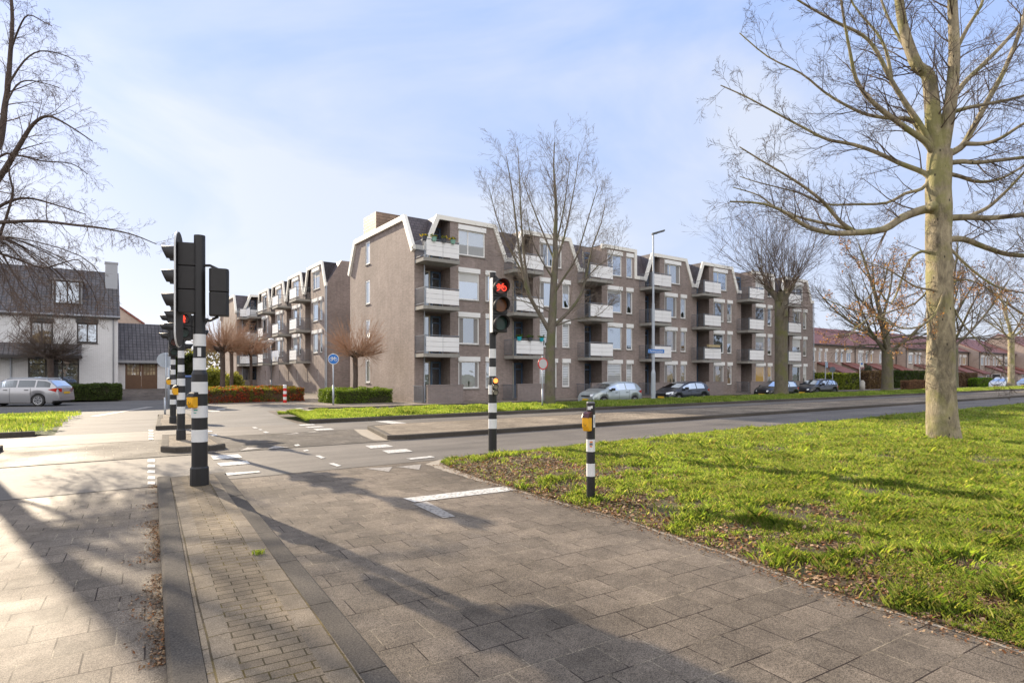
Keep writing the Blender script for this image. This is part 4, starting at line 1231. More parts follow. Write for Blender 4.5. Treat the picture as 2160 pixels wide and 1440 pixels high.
# --- the row of street trees on the far verge
def street_tree(label, px, base_py, y, top_py, fork_py, wpx, style, barkm, seed, group="bare street trees on the far verge", spread=1.0, lean=0.0, twm=TWIG, zb=.1):
    rg = random.Random(seed)
    x = UX(px, y); dep = x * SA + y * CA; k = dep / 1238
    t = tree_thing(label, group)
    H = 1.6 + (791 - top_py) * k; F = 1.6 + (791 - fork_py) * k; r = wpx / 2 * k
    tr, tw = MB(), MB()
    q = Vector((x, y, zb))
    tr.tube([q + Vector((0, 0, -.15)), q + Vector((0, 0, .05)), q + Vector((0, 0, .5)), q + Vector((lean * .3, 0, F * .55)), q + Vector((lean * .6, 0, F * .85)), q + Vector((lean, 0, F))],
            [r * 1.45, r * 1.25, r * 1.02, r * .95, r * .98, r * 1.0], 12, cap=True)
    if style == 'vase':
        o = dict(seg=(1.0, .7, .45, .3), up=(.05, .06, .05, .04), tip=.12, wob=.085, lv=4, kids=(8, 7, 6, 4), ang=(18, 44), len=(.36, .62), rmin=.0065, **{'from': .15})
        top = q + Vector((lean, 0, F))
        grow(tr, tw, top - Vector((0, 0, .2)), (0, 0, 1), (H - F) * .92, r * .6, 0, rg, o)
        for j in range(5):
            a = j * 2.4 + rg.random()
            grow(tr, tw, top - Vector((0, 0, rg.uniform(.0, .9))), (math.cos(a) * .75 * spread, math.sin(a) * .75 * spread, .75), (H - F) * rg.uniform(.62, .85), r * .34, 0, rg, o)
        for j in range(7):
            a = j * 2.1 + rg.random()
            grow(tr, tw, top + Vector((0, 0, rg.uniform(-.6, 2.0))), (math.cos(a), math.sin(a), .05), (H - F) * .42, r * .2, 1, rg, dict(o, up=(0, -.02, -.04, -.04)))
    elif style == 'broom':     # cut back long ago: thick head, then a brush of straight shoots
        top = q + Vector((lean, 0, F))
        o = dict(seg=(.9, .7, .5, .4), up=(.04, .05, .04, .03), wob=.095, lv=3, kids=(6, 5, 4, 3), ang=(15, 45), len=(.4, .65), rmin=.006, **{'from': .1})
        heads = []
        for j in range(7):
            a = j * 2.4 + rg.random() * .6
            d = Vector((math.cos(a) * .75, math.sin(a) * .75, rg.uniform(.7, 1.1))).normalized()
            e = top + d * rg.uniform(.8, 1.6)
            tr.tube([top - Vector((0, 0, .5)), top + d * .4, e], [r * .75, r * .5, r * .33], 8, cap=False)
            heads.append((e, d))
        for e, d in heads:
            for j in range(9):
                a = rg.uniform(0, 6.28)
                dd = (d + Vector((math.cos(a), math.sin(a), .5)) * rg.uniform(.3, 1.0) + Vector((0, 0, .35)))
                grow(tr, tw, e, dd, (H - F) * rg.uniform(.3, .95), rg.uniform(.014, .036), 0, rg, o)
        o2 = dict(o, up=(-.02, -.03, -.04, -.04), ang=(25, 60))
        for j in range(16):
            a = rg.uniform(0, 6.28)
            grow(tr, tw, top + Vector((0, 0, rg.uniform(-1.2, .8))), (math.cos(a), math.sin(a), rg.uniform(-.1, .4)), rg.uniform(1.6, 3.0) * spread, .03, 1, rg, o2)
    tr.build("trunk", barkm, t, smooth=True)
    tw.build("crown", twm, t)
    return t
# the slender tree before the flats: measured limbs
t = tree_thing("slender bare tree with spreading limbs in front of the second and third balcony columns", "bare street trees on the far verge")
y_ = 21.8; x_ = UX(1159, y_); D2 = x_ * SA + y_ * CA
def T2(px, py, dz=0.0): return P(px, D2 + dz, py)
O_T2 = dict(seg=(.7, .45, .35, .3), up=(.05, .05, .035, .03), wob=.09, tip=.15, lv=4, kids=(5, 5, 4, 3), ang=(18, 50), len=(.42, .72), rmin=.0042, **{'from': .1})
tr, twg = MB(), MB(); s = D2 / 1238; rg = random.Random(77)
def limbT(pp, r0, r1, kids, kl, dd=0.0):
    n = len(pp) - 1
    limb_path(tr, twg, [T2(x, y, dd * (i / n)) for i, (x, y) in enumerate(pp)], r0 * s * (1 if kids == 0 else .82), r1 * s * .8, rg, O_T2, int(kids * .8), kl)
limbT([(1160, 866), (1160, 850), (1160, 800), (1161, 740), (1163, 700), (1166, 655), (1168, 600), (1172, 540)], 14, 8.5, 0, 1)
limbT([(1172, 545), (1171, 500), (1173, 450), (1171, 400), (1168, 350), (1170, 300)], 8, 1, 30, 2.0, .3)
limbT([(1160, 700), (1140, 665), (1115, 620), (1103, 570), (1094, 520), (1086, 450), (1078, 390), (1068, 330)], 6.5, .9, 30, 1.9, -1.2)
limbT([(1118, 628), (1108, 560), (1102, 500), (1098, 440), (1096, 380), (1092, 310)], 4.5, .8, 24, 1.8, 1.0)
limbT([(1105, 580), (1078, 530), (1055, 480), (1040, 430), (1030, 390)], 3, .6, 20, 1.6, -.8)
limbT([(1163, 690), (1195, 662), (1225, 622), (1238, 575), (1250, 520), (1268, 470), (1278, 420)], 5.5, .8, 28, 1.8, .8)
limbT([(1168, 620), (1190, 585), (1215, 545), (1232, 490), (1250, 430), (1262, 390)], 3.6, .6, 24, 1.7, -1.4)
limbT([(1171, 560), (1190, 500), (1203, 440), (1214, 380), (1222, 320)], 3.6, .6, 24, 1.7, 1.2)
limbT([(1171, 520), (1186, 460), (1195, 400), (1202, 340)], 3, .6, 20, 1.5, -.7)
limbT([(1170, 550), (1145, 490), (1125, 440), (1110, 400), (1100, 370)], 3, .6, 20, 1.5, 1.6)
limbT([(1168, 590), (1140, 545), (1120, 500), (1110, 440)], 2.6, .6, 16, 1.4, -1.8)
limbT([(1165, 660), (1120, 640), (1080, 632), (1045, 650)], 2.2, .5, 16, 1.2, -1.0)
limbT([(1166, 690), (1215, 672), (1255, 668), (1290, 640)], 2.2, .5, 16, 1.3, 1.4)
limbT([(1235, 590), (1262, 560), (1290, 540), (1300, 500)], 2, .5, 14, 1.3, -.5)
tr.build("trunk", BARK_GREY, t, smooth=True); twg.build("crown", TWIG2, t)
street_tree("mossy bare tree with a brush of straight shoots near the black compact car", 1648, 838, 22.3, 435, 640, 27, 'broom', BARK_MOSS, 7)
street_tree("greenish forked bare tree in front of the first red roofed terraces", 1872, 829, 23.2, 470, 735, 22, 'vase', BARK_MOSS, 12, spread=1.1)
street_tree("thin forked bare tree directly behind the right side of the big beech trunk", 2010, 822, 23.4, 470, 730, 19, 'vase', BARK_GREY, 18, spread=.9)
street_tree("small bare tree with sunlit yellow trunk beside the white car", 2133, 822, 23.0, 560, 705, 12, 'vase', BARK_BEECH, 25, spread=1.3)
street_tree("bare tree beyond the right edge, branches reaching in above the white car", 2235, 820, 23.2, 380, 700, 22, 'vase', BARK_GREY, 44, spread=1.4)

# --- clipped (pollard) trees with balls of shoots
def pollard(label, px, y, base_z, wpx, head_py, top_py, rad_px, seed, n=300, group="clipped trees with balls of russet shoots", twm=TWIGR):
    rg = random.Random(seed)
    x = UX(px, y); dep = x * SA + y * CA; k = dep / 1238
    t = tree_thing(label, group, "pollard_tree")
    hz_ = 1.6 - (head_py - 791) * k; tz = 1.6 - (top_py - 791) * k; Rr = rad_px * k
    tr, tw = MB(), MB()
    r = wpx / 2 * k
    q = Vector((x, y, base_z))
    tr.tube([q + Vector((0, 0, -.1)), q + Vector((0, 0, .4)), q + Vector((.03, 0, (hz_ - base_z) * .6)), Vector((x, y, hz_ - .1)), Vector((x, y, hz_ + .2))], [r * 1.2, r, r * .92, r * 1.0, r * 1.5], 10)
    knobs = []
    for j in range(11):
        a = j * 2.4
        d = Vector((math.cos(a), math.sin(a), rg.uniform(.1, .9)))
        e = Vector((x, y, hz_)) + d * Rr * rg.uniform(.22, .4)
        tr.tube([Vector((x, y, hz_ - .05)), Vector((x, y, hz_)) + d * Rr * .15 + Vector((0, 0, .05)), e], [r * .8, r * .55, r * .5], 6, cap=True)
        knobs.append(e)
    for j in range(n):
        e = rg.choice(knobs) + Vector((rg.gauss(0, .06), rg.gauss(0, .06), rg.gauss(0, .05)))
        c = Vector((x, y, hz_ - .1))
        d = (e - c); d.z *= .7; d = d.normalized() * .8 + Vector((rg.gauss(0, .55), rg.gauss(0, .55), rg.gauss(0, .45) + .12))
        d.normalize()
        L = Rr * rg.uniform(.45, .85) * (1 + .35 * max(0, d.z) * ((tz - hz_) / Rr))
        p1 = e + d * L * .5 + Vector((0, 0, .03)); p2 = e + d * L + Vector((rg.gauss(0, .05), rg.gauss(0, .05), L * .16))
        tw.tube([e, p1, p2], [.011, .008, .004], 3, cap=False)
        for m in range(2):
            pa = e.lerp(p2, rg.uniform(.3, .8)); dd = (d + Vector((rg.gauss(0, .5), rg.gauss(0, .5), rg.gauss(0, .4)))).normalized()
            tw.tube([pa, pa + dd * L * .3], [.006, .003], 3, cap=False)
    tr.build("trunk", BARK_DARK, t, smooth=True); tw.build("crown", twm, t)
pollard("clipped tree in the green hedge before the pale end wall of the long apartment building", 749, 33.8, 0, 11, 752, 660, 62, 1, 420)
pollard("clipped tree with the thickest trunk, rising from the red hedge right of the striped poles", 469, 41, 0, 11, 742, 668, 58, 2, 420)
pollard("clipped tree just behind the thickest trunked one in the red hedge", 488, 47, 0, 8, 742, 678, 50, 3, 320)
pollard("clipped tree near the globe lamp, thin reddish trunk", 529, 48, 0, 6, 748, 685, 46, 4, 320)
pollard("clipped tree with grey upright shoots in front of the white house", 106, 47.0, .4, 12, 756, 672, 62, 5, 420, twm=TWIG)

# ---------------------------------------------------------------- grass, litter, hedges
def vnoise(x, y, s, seed=0):
    """cheap smooth value noise on numpy arrays"""
    rs = np.random.RandomState(seed); T = rs.rand(256, 256)
    u, v = x / s, y / s
    i, j = np.floor(u).astype(int), np.floor(v).astype(int)
    fu, fv = u - i, v - j
    fu, fv = fu * fu * (3 - 2 * fu), fv * fv * (3 - 2 * fv)
    g_ = lambda a, b: T[a % 256, b % 256]
    return (g_(i, j) * (1 - fu) + g_(i + 1, j) * fu) * (1 - fv) + (g_(i, j + 1) * (1 - fu) + g_(i + 1, j + 1) * fu) * fv
gex = np.array([p[0] for p in GE[::-1]]); gey = np.array([p[1] for p in GE[::-1]])
def edge_np(y): return np.interp(y, gey, gex)
def bank_h(x, y):
    d = np.minimum(x - edge_np(y), 9.75 - y)
    d = np.clip(d / 1.3, 0, 1)
    return .012 + .15 * d * d * (3 - 2 * d) + (vnoise(x, y, .9, 3) - .5) * .07 * d + (vnoise(x, y, .25, 4) - .5) * .025 * d + np.clip(x - 6, 0, 6) * .012 * d
# soil of the bank as one height field
NX, NY = 170, 150
xs = np.concatenate([np.linspace(0, 6, 110), np.linspace(6.15, 60, 60)])
ysb = np.concatenate([np.linspace(-6, 9.78, NY)])
b = MB()
XX = xs[None, :] + edge_np(ysb)[:, None]; YY = np.repeat(ysb[:, None], NX, 1)
ZZ = bank_h(XX, YY)
b.v = [tuple(v) for v in np.stack([XX, YY, ZZ], -1).reshape(-1, 3)]
for j in range(NY - 1):
    for i in range(NX - 1):
        k = j * NX + i; b.f.append((k, k + 1, k + NX + 1, k + NX)); b.mi.append(0)
n = NT("bank_soil"); ob = coords(n)
c_ = mixc(n, ramp(n, noise(n, ob, 3.0, 6, .7), .35, .6), (.10, .068, .04), (.055, .075, .02))
c_ = mixc(n, ramp(n, noise(n, ob, 40, 3, .8), .4, .65), c_, (.17, .12, .075))
n.l(c_, n.b.inputs['Base Color']); n.b.inputs['Roughness'].default_value = .95
n.l(bump(n, noise(n, ob, 30, 5, .8), 1.0, .03), n.b.inputs['Normal'])
struct(b.build("ground", n.m, smooth=True))

def blades(name, x, y, z, h, w, cols, rs, lean=.45, mat=GRASSM, label=None, cat=None):
    N = len(x)
    a = rs.uniform(0, 2 * math.pi, N); l = rs.uniform(.1, lean, N) * h
    ux, uy = np.cos(a), np.sin(a); px_, py_ = -uy, ux
    b0 = np.stack([x - px_ * w / 2, y - py_ * w / 2, z - .01], -1); b1 = np.stack([x + px_ * w / 2, y + py_ * w / 2, z - .01], -1)
    m0 = np.stack([x + ux * l * .4 + px_ * w * .38, y + uy * l * .4 + py_ * w * .38, z + h * .6], -1)
    t_ = np.stack([x + ux * l, y + uy * l, z + h], -1)
    m1 = np.stack([x + ux * l * .4 - px_ * w * .38, y + uy * l * .4 - py_ * w * .38, z + h * .6], -1)
    v = np.stack([b0, b1, m0, t_, m1], 1).reshape(-1, 3)
    o = fast_mesh(name, v, N, mat, None, cols, nv=5)
    return tag(o, label, cat, None, 'stuff')
rs = np.random.RandomState(12)
def cam_depth(x, y): return x * SA + y * CA
def in_view(x, y, m=.06):
    d = cam_depth(x, y); xc = x * CA - y * SA
    return (d > 1.5) & (xc < d * (.875 + m) + .4) & (xc > -d * (.875 + m) - .4)
GC = np.array([(.235, .345, .055), (.31, .405, .07), (.385, .45, .10), (.15, .255, .045), (.46, .47, .17), (.25, .35, .06)])
def sample_bank(n, ymax=9.72, xmax=45):
    # density falls with distance from the camera
    d = np.exp(rs.uniform(math.log(3.0), math.log(42), n)); t = rs.uniform(-.16, .93, n)
    xc = d * t
    x = xc * CA + d * SA; y = -xc * SA + d * CA
    k = (y < ymax) & (x > edge_np(np.clip(y, -9, 9.84)) + .02) & (x < xmax) & (y > -5)
    return x[k], y[k]
x, y = sample_bank(1050000)
ed = np.minimum(x - edge_np(y), 9.8 - y)
cov = vnoise(x, y, .55, 9) * .6 + vnoise(x, y, .17, 10) * .55
path_side = np.clip((x - edge_np(y)) / 1.6, 0, 1)
nose = np.clip(1 - np.hypot(x - 5.6, y - 7.6) / 2.3, 0, 1)
keep = rs.rand(len(x)) < np.clip((cov - .56 + path_side * .33 - nose * .42 + np.clip((y - 8.6), 0, 1) * .5) * 3.2, .03, 1)
x, y, cov = x[keep], y[keep], cov[keep]
tuft = vnoise(x, y, .22, 31)
h = (.028 + .048 * np.clip(tuft * 1.5 - .35, 0, 1) ** 1.3) * rs.uniform(.55, 1.3, len(x)) * (1 + .15 * np.clip(cam_depth(x, y) / 20, 0, 1))
dcam = cam_depth(x, y)
w = (.0024 + .0012 * rs.rand(len(x))) * np.clip(dcam / 4.5, 1, 6)
ci = GC[rs.randint(0, 6, len(x))] * (0.75 + .5 * vnoise(x, y, .8, 17))[:, None] * rs.uniform(.75, 1.25, (len(x), 1))
lng = rs.rand(len(x)) < .035 * np.clip(tuft * 2, 0, 1.5); h[lng] *= 1.5
dry = rs.rand(len(x)) < .09
ci[dry] = np.array((.36, .29, .14)) * rs.uniform(.7, 1.1, (dry.sum(), 1))
blades("grass", x, y, bank_h(x, y), h, w, ci, rs, 1.15, label="rough tufted spring grass on the bank beside the cycle path", cat="grass")
# dead leaves over the bank and on its rim
def litter(name, x, y, z, size, cols, label=None):
    N = len(x)
    a = rs.uniform(0, 6.28, N); tl = rs.normal(0, .5, (N, 2)); s_ = size * rs.uniform(.5, 1.3, N)
    ux, uy = np.cos(a) * s_, np.sin(a) * s_
    c0 = np.stack([x, y, z + s_ * .35], -1)
    u = np.stack([ux, uy, tl[:, 0] * s_ * .6], -1); v_ = np.stack([-uy * .6, ux * .6, tl[:, 1] * s_ * .6], -1)
    q = np.stack([c0 - u, c0 - v_ * .9, c0 + u, c0 + v_ * .9], 1).reshape(-1, 3)
    return tag(fast_mesh(name, q, N, LITTERM, None, cols), label, "leaves" if label else None, None, 'stuff')
LC = np.array([(.24, .145, .075), (.33, .21, .12), (.16, .09, .05), (.42, .29, .18), (.11, .065, .04), (.28, .12, .05)])
x, y = sample_bank(230000, 9.8, 20)
pr = np.clip(1.15 - (x - edge_np(y)) / 2.6, .05, 1) * (vnoise(x, y, .45, 22) * 1.1) + np.clip(1 - np.hypot(x - 5.6, y - 7.6) / 2.2, 0, 1) * .6
k = rs.rand(len(x)) < np.clip(pr * 1.3, 0, 1); x, y = x[k], y[k]
litter("leaf_litter", x, y, bank_h(x, y) + rs.uniform(0, .012, len(x)), .017 + .006 * np.clip(cam_depth(x, y) / 8, 0, 2), LC[rs.randint(0, 6, len(x))] * rs.uniform(.6, 1.3, (len(x), 1)), "brown dead leaves scattered under the grass along the path rim")
yy = rs.uniform(-1, 9.3, 5000); xx = edge_np(yy) + rs.normal(0, .09, 5000) - .02
litter("leaf_litter", xx, yy, np.full(5000, .012), .012, LC[rs.randint(0, 6, 5000)] * rs.uniform(.5, 1.1, (5000, 1)), "crumbs of dead leaf and twig along the edge of the paving")
yy = rs.uniform(1, 10, 5000); clump = vnoise(yy, yy * 0, .30, 41) > .42
yy = yy[clump]; xx = .30 + (yy - 3.5) * .0662 - np.abs(rs.normal(0, .075, len(yy))) * (.3 + 1.4 * vnoise(yy, yy * 0, .2, 42))
litter("leaf_litter", xx, yy, np.full(len(yy), .008), .010, LC[rs.randint(0, 6, len(yy))] * rs.uniform(.5, 1.2, (len(yy), 1)), "dry leaves gathered in the gutter along the left kerb of the island")
# verge grass
def verge(x0, x1, y0, y1, n, hgt, label, mound=.1, poly=None, seed=1, cmul=1.0, z0=.1):
    rs2 = np.random.RandomState(seed)
    x = x0 + (x1 - x0) * rs2.rand(n) ** 1.6; y = rs2.uniform(y0, y1, n)
    k = in_view(x, y)
    if poly is not None: k &= poly(x, y)
    x, y = x[k], y[k]
    d = cam_depth(x, y)
    yn = (y - y0) / (y1 - y0)
    z = z0 + mound * np.sin(np.clip(yn, 0, 1) * math.pi)
    h = hgt * (.35 + 1.0 * vnoise(x, y, .5, seed + 3) ** 1.5) * rs2.uniform(.6, 1.3, len(x))
    w = .0045 * np.clip(d / 5, 1, 9)
    c = GC[rs2.randint(0, 6, len(x))] * (0.7 + .55 * vnoise(x, y, 1.6, seed + 9))[:, None] * rs2.uniform(.8, 1.2, (len(x), 1)) * cmul
    return blades("grass", x, y, z, h, w, c, rs2, .8, label=label, cat="grass")
VG = plain("verge_soil", (.075, .085, .03), .95, var=.4, scale=5, bmp=.6)
def mound(x0, x1, y0, y1, h0, hm, nx=60, cut=None, back=0.0, tipx0=True):
    b = MB(); ny = 8
    for j in range(ny + 1):
        f = j / ny
        for i in range(nx + 1):
            g2 = (i / nx) ** 1.8
            xx = x0 + (x1 - x0) * g2; yy = y0 + (y1 - y0) * f
            if cut: xx = max(xx, cut(yy)) if i == 0 else xx + max(0, (cut(yy) - x0)) * (1 - g2)
            e_ = min(1, abs(xx - (x0 if tipx0 else x1)) / 1.2)
            b.v.append((xx, yy, (h0 * (1 - f) + back * f + hm * math.sin(f * math.pi)) * e_ + .004))
    for j in range(ny):
        for i in range(nx):
            k = j * (nx + 1) + i; b.f.append((k, k + 1, k + nx + 2, k + nx + 1)); b.mi.append(0)
    return struct(b.build("verge", VG, smooth=True))
cutv = lambda y: 5.9 + np.clip(1 - (y - 19.7) / .5, 0, 1) * .4 - (0 if True else 0)
mound(5.8, 230, 19.8, 23.6, .10, .10, 90, back=-.02)
verge(5.7, 75, 19.85, 23.5, 150000, .13, "grass verge with daffodils between the main road and the service road", .10, seed=5)
verge(75, 200, 19.85, 23.5, 20000, .15, "far part of the grass verge at the right edge", .10, seed=6)
mound(-14, -.9, 19.9, 29.3, .10, .07, 40, back=.02, tipx0=False)
def lpoly(x, y): return x < -.95 + (y - 19.9) * .055 - .5 * (vnoise(x, y, .6, 2) - .3)
verge(-14, -.2, 19.95, 29.2, 60000, .10, "bright grass verge on the left between the roads", .05, poly=lpoly, seed=8, cmul=1.15)
# little weed on the brick island
p = G(546, 1166, .12); rs3 = np.random.RandomState(3)
N = 60; x = p.x + rs3.normal(0, .022, N); y = p.y + rs3.normal(0, .022, N)
tag(blades("weed", x, y, np.full(N, .125), rs3.uniform(.01, .03, N), np.full(N, .008), GC[rs3.randint(0, 3, N)], rs3, 1.5), "small green weed between the bricks of the island", "weed", None, 'thing')
# daffodils in the verge
def daffodil(px, py):
    y = 21.9; x = UX(px, y); k = cam_depth(x, y) / 1238; z = 1.6 - (py - 791) * k
    t = thing("daffodil", "yellow daffodil standing above the verge grass", "flower", (x, y, 0), group="daffodils in the far verge")
    b = MB(); b.tube([(0, 0, .1), (0, 0, z)], .008, 4); b.build("stem", plain("stem_green", (.12, .22, .05), .6), t)
    f = MB()
    for i in range(6):
        a = i * math.pi / 3
        f.poly([(0, -.01, z), (.05 * math.cos(a + .4), -.02, z + .05 * math.sin(a + .4)), (.09 * math.cos(a), -.025, z + .09 * math.sin(a)), (.05 * math.cos(a - .4), -.02, z + .05 * math.sin(a - .4))])
    f.disc((0, -.02, z), (0, -1, 0), .03, .05, 8)
    f.build("petals", plain("daffodil_yellow", (.85, .68, .06), .5, var=.05), t)
for px, py in ((1494, 840), (1535, 841), (1546, 836), (1552, 839), (1579, 836), (1586, 835), (1743, 832), (1754, 833), (1793, 832), (1814, 831)): daffodil(px, py)

# hedges and shrubs made of leaf-sized faces
def leafy(name, label, cat, fn, n, size, cols, seed, core=None, group=None, zb=0, flat=.35):
    rs4 = np.random.RandomState(seed)
    t = thing(name, label, cat, group=group)
    c, nr = fn(rs4, n)
    N = len(c)
    a = rs4.normal(size=(N, 3)); a /= np.linalg.norm(a, axis=1)[:, None]
    a = a * (1 - flat) + nr * flat; a /= np.linalg.norm(a, axis=1)[:, None]
    u = np.cross(a, rs4.normal(size=(N, 3))); u /= np.linalg.norm(u, axis=1)[:, None]
    v = np.cross(a, u); s_ = size * rs4.uniform(.6, 1.35, (N, 1))
    q = np.stack([c - u * s_, c - v * s_ * .6, c + u * s_, c + v * s_ * .6], 1).reshape(-1, 3)
    cc = cols(rs4, c)
    o = fast_mesh("foliage", q, N, LEAFM, t, cc); o['kind'] = 'stuff'
    if core: core(t)
    return t
def box_surface(x0, x1, y0, y1, z0, z1, jit=.06, wave=.05, topf=.45):
    def fn(rs4, n):
        A_ = [(x1 - x0) * (y1 - y0) * topf * 2.2, (x1 - x0) * (z1 - z0), (x1 - x0) * (z1 - z0) * .3, (y1 - y0) * (z1 - z0), (y1 - y0) * (z1 - z0)]
        A_ = np.array(A_) / sum(A_); f = rs4.choice(5, n, p=A_)
        u, v, w_ = rs4.rand(n), rs4.rand(n), rs4.rand(n)
        x = x0 + (x1 - x0) * u; y = y0 + (y1 - y0) * v; z = z0 + (z1 - z0) * w_
        nr = np.zeros((n, 3))
        for k_, (ax, val, nn) in enumerate((('z', z1, (0, 0, 1)), ('y', y0, (0, -1, 0)), ('y', y1, (0, 1, 0)), ('x', x0, (-1, 0, 0)), ('x', x1, (1, 0, 0)))):
            m = f == k_
            {'x': x, 'y': y, 'z': z}[ax][m] = val
            nr[m] = nn
        dp_ = -np.abs(rs4.normal(0, jit, n)) + (vnoise(x * 1.0, z + y, .5, 7) - .5) * wave * 2
        c = np.stack([x, y, z], -1) + nr * dp_[:, None] + rs4.normal(0, .015, (n, 3))
        return c, nr
    return fn
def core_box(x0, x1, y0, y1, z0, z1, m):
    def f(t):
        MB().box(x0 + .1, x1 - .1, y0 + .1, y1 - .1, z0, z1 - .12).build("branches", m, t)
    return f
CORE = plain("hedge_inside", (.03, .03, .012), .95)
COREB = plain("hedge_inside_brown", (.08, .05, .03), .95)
def cols_green(a, b_, c_=None, pc=0.0):
    def f(rs4, c):
        k = rs4.rand(len(c), 1); o = np.array(a) * k + np.array(b_) * (1 - k)
        if c_ is not None:
            m = rs4.rand(len(c)) < pc; o[m] = np.array(c_) * rs4.uniform(.7, 1.2, (m.sum(), 1))
        return o * rs4.uniform(.7, 1.3, (len(c), 1))
    return f
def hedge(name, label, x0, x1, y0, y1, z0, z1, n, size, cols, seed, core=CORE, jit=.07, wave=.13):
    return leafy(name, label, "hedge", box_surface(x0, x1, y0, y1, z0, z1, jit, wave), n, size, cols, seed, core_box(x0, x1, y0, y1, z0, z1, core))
GRN = cols_green((.10, .17, .02), (.17, .23, .035))
hedge("hedge", "low clipped green hedge around the tree before the pale end wall", 10.9, 14.3, 32.3, 35.6, 0, .78, 22000, .035, GRN, 1)
def red_cols(rs4, c):
    k = rs4.rand(len(c), 1); o = np.array((.12, .15, .02)) * k + np.array((.24, .22, .03)) * (1 - k)
    m = (rs4.rand(len(c)) < np.clip(1.15 - (c[:, 2]) * .85, .1, .85)) & (vnoise(c[:, 0], c[:, 1] + c[:, 2], .3, 3) > .35)
    o[m] = np.array((.42, .075, .03)) * rs4.uniform(.6, 1.3, (m.sum(), 1))
    return o * rs4.uniform(.7, 1.25, (len(c), 1))
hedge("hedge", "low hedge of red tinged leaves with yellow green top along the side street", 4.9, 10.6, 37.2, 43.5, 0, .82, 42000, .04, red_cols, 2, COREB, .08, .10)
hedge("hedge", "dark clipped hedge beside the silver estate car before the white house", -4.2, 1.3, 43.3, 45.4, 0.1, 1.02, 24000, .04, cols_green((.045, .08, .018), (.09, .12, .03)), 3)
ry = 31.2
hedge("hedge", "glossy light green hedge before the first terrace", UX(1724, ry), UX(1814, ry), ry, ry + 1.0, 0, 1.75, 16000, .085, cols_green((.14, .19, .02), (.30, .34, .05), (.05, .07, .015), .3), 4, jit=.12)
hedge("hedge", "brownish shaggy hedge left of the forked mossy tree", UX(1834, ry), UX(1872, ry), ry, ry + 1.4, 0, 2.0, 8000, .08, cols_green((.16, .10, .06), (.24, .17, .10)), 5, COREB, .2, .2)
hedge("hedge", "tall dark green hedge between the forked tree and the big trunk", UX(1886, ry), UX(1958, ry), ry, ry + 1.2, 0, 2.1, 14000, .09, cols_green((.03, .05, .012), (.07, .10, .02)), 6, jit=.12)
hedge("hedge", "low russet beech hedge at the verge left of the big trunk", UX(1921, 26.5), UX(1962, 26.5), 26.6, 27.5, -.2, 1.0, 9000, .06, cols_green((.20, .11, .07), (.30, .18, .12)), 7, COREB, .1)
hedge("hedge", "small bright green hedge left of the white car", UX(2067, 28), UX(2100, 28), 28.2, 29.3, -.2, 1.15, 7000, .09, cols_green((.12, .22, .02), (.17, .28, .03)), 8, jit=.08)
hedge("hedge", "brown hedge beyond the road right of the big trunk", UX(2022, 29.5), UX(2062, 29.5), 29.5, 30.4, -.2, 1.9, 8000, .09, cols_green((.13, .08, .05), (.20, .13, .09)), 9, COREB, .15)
def ball(cx, cy, cz, rx, rz, hollow=.75, low=0.0):
    def fn(rs4, n):
        d = rs4.normal(size=(n, 3)); d /= np.linalg.norm(d, axis=1)[:, None]
        k = hollow + (1 - hollow) * rs4.rand(n, 1)
        bump_ = 1 + (vnoise(d[:, 0] * 3 + 9, d[:, 1] * 3 + d[:, 2] * 2 + 9, .6, 5) - .5)[:, None] * .5
        c = d * k * bump_ * np.array((rx, rx, rz)) + np.array((cx, cy, cz))
        c[:, 2] = np.maximum(c[:, 2], low + .02)
        return c, d
    return fn
def shrub(label, px, y, rpx, top_py, n, size, cols, seed, name="shrub"):
    x = UX(px, y); k = cam_depth(x, y) / 1238; r = rpx * k; zt = 1.6 - (top_py - 791) * k
    def core(t):
        b = MB(); rgx = random.Random(seed)
        for i in range(26):
            a = rgx.uniform(0, 6.28); d = Vector((math.cos(a) * r * .7, math.sin(a) * r * .7, zt * .8)) * rgx.uniform(.5, 1)
            b.tube([(x, y, 0), (x + d.x * .4, y + d.y * .4, d.z * .6), (x + d.x, y + d.y, d.z)], [.03, .02, .008], 4, cap=False)
        b.build("branches", BARK_DARK, t)
    return leafy(name, label, "shrub", ball(x, y, zt * .5, r, zt * .52, .3), n, size, cols, seed, core, flat=.1)
shrub("yellow green bush behind the clipped trees, left", 452, 58, 26, 775, 5000, .09, cols_green((.16, .19, .03), (.30, .30, .06)), 1)
shrub("yellow green bush behind the clipped trees, nearer the far apartments", 492, 60, 20, 786, 4000, .09, cols_green((.18, .20, .03), (.28, .27, .06)), 2)
shrub("light green loose bush between the striped poles", 404, 60, 22, 740, 5000, .09, cols_green((.12, .15, .03), (.24, .24, .07)), 3)
shrub("grey leaved small tree before the porch of the first terrace", 1829, 32.5, 12, 770, 3500, .09, cols_green((.07, .085, .06), (.12, .14, .10)), 4)
hedge("hedge", "tall dark hedge beyond the garage, behind the striped poles", UX(372, 56), UX(420, 56), 56, 57.5, 0, 3.3, 12000, .09, cols_green((.025, .04, .012), (.06, .08, .02)), 12, jit=.2, wave=.2)
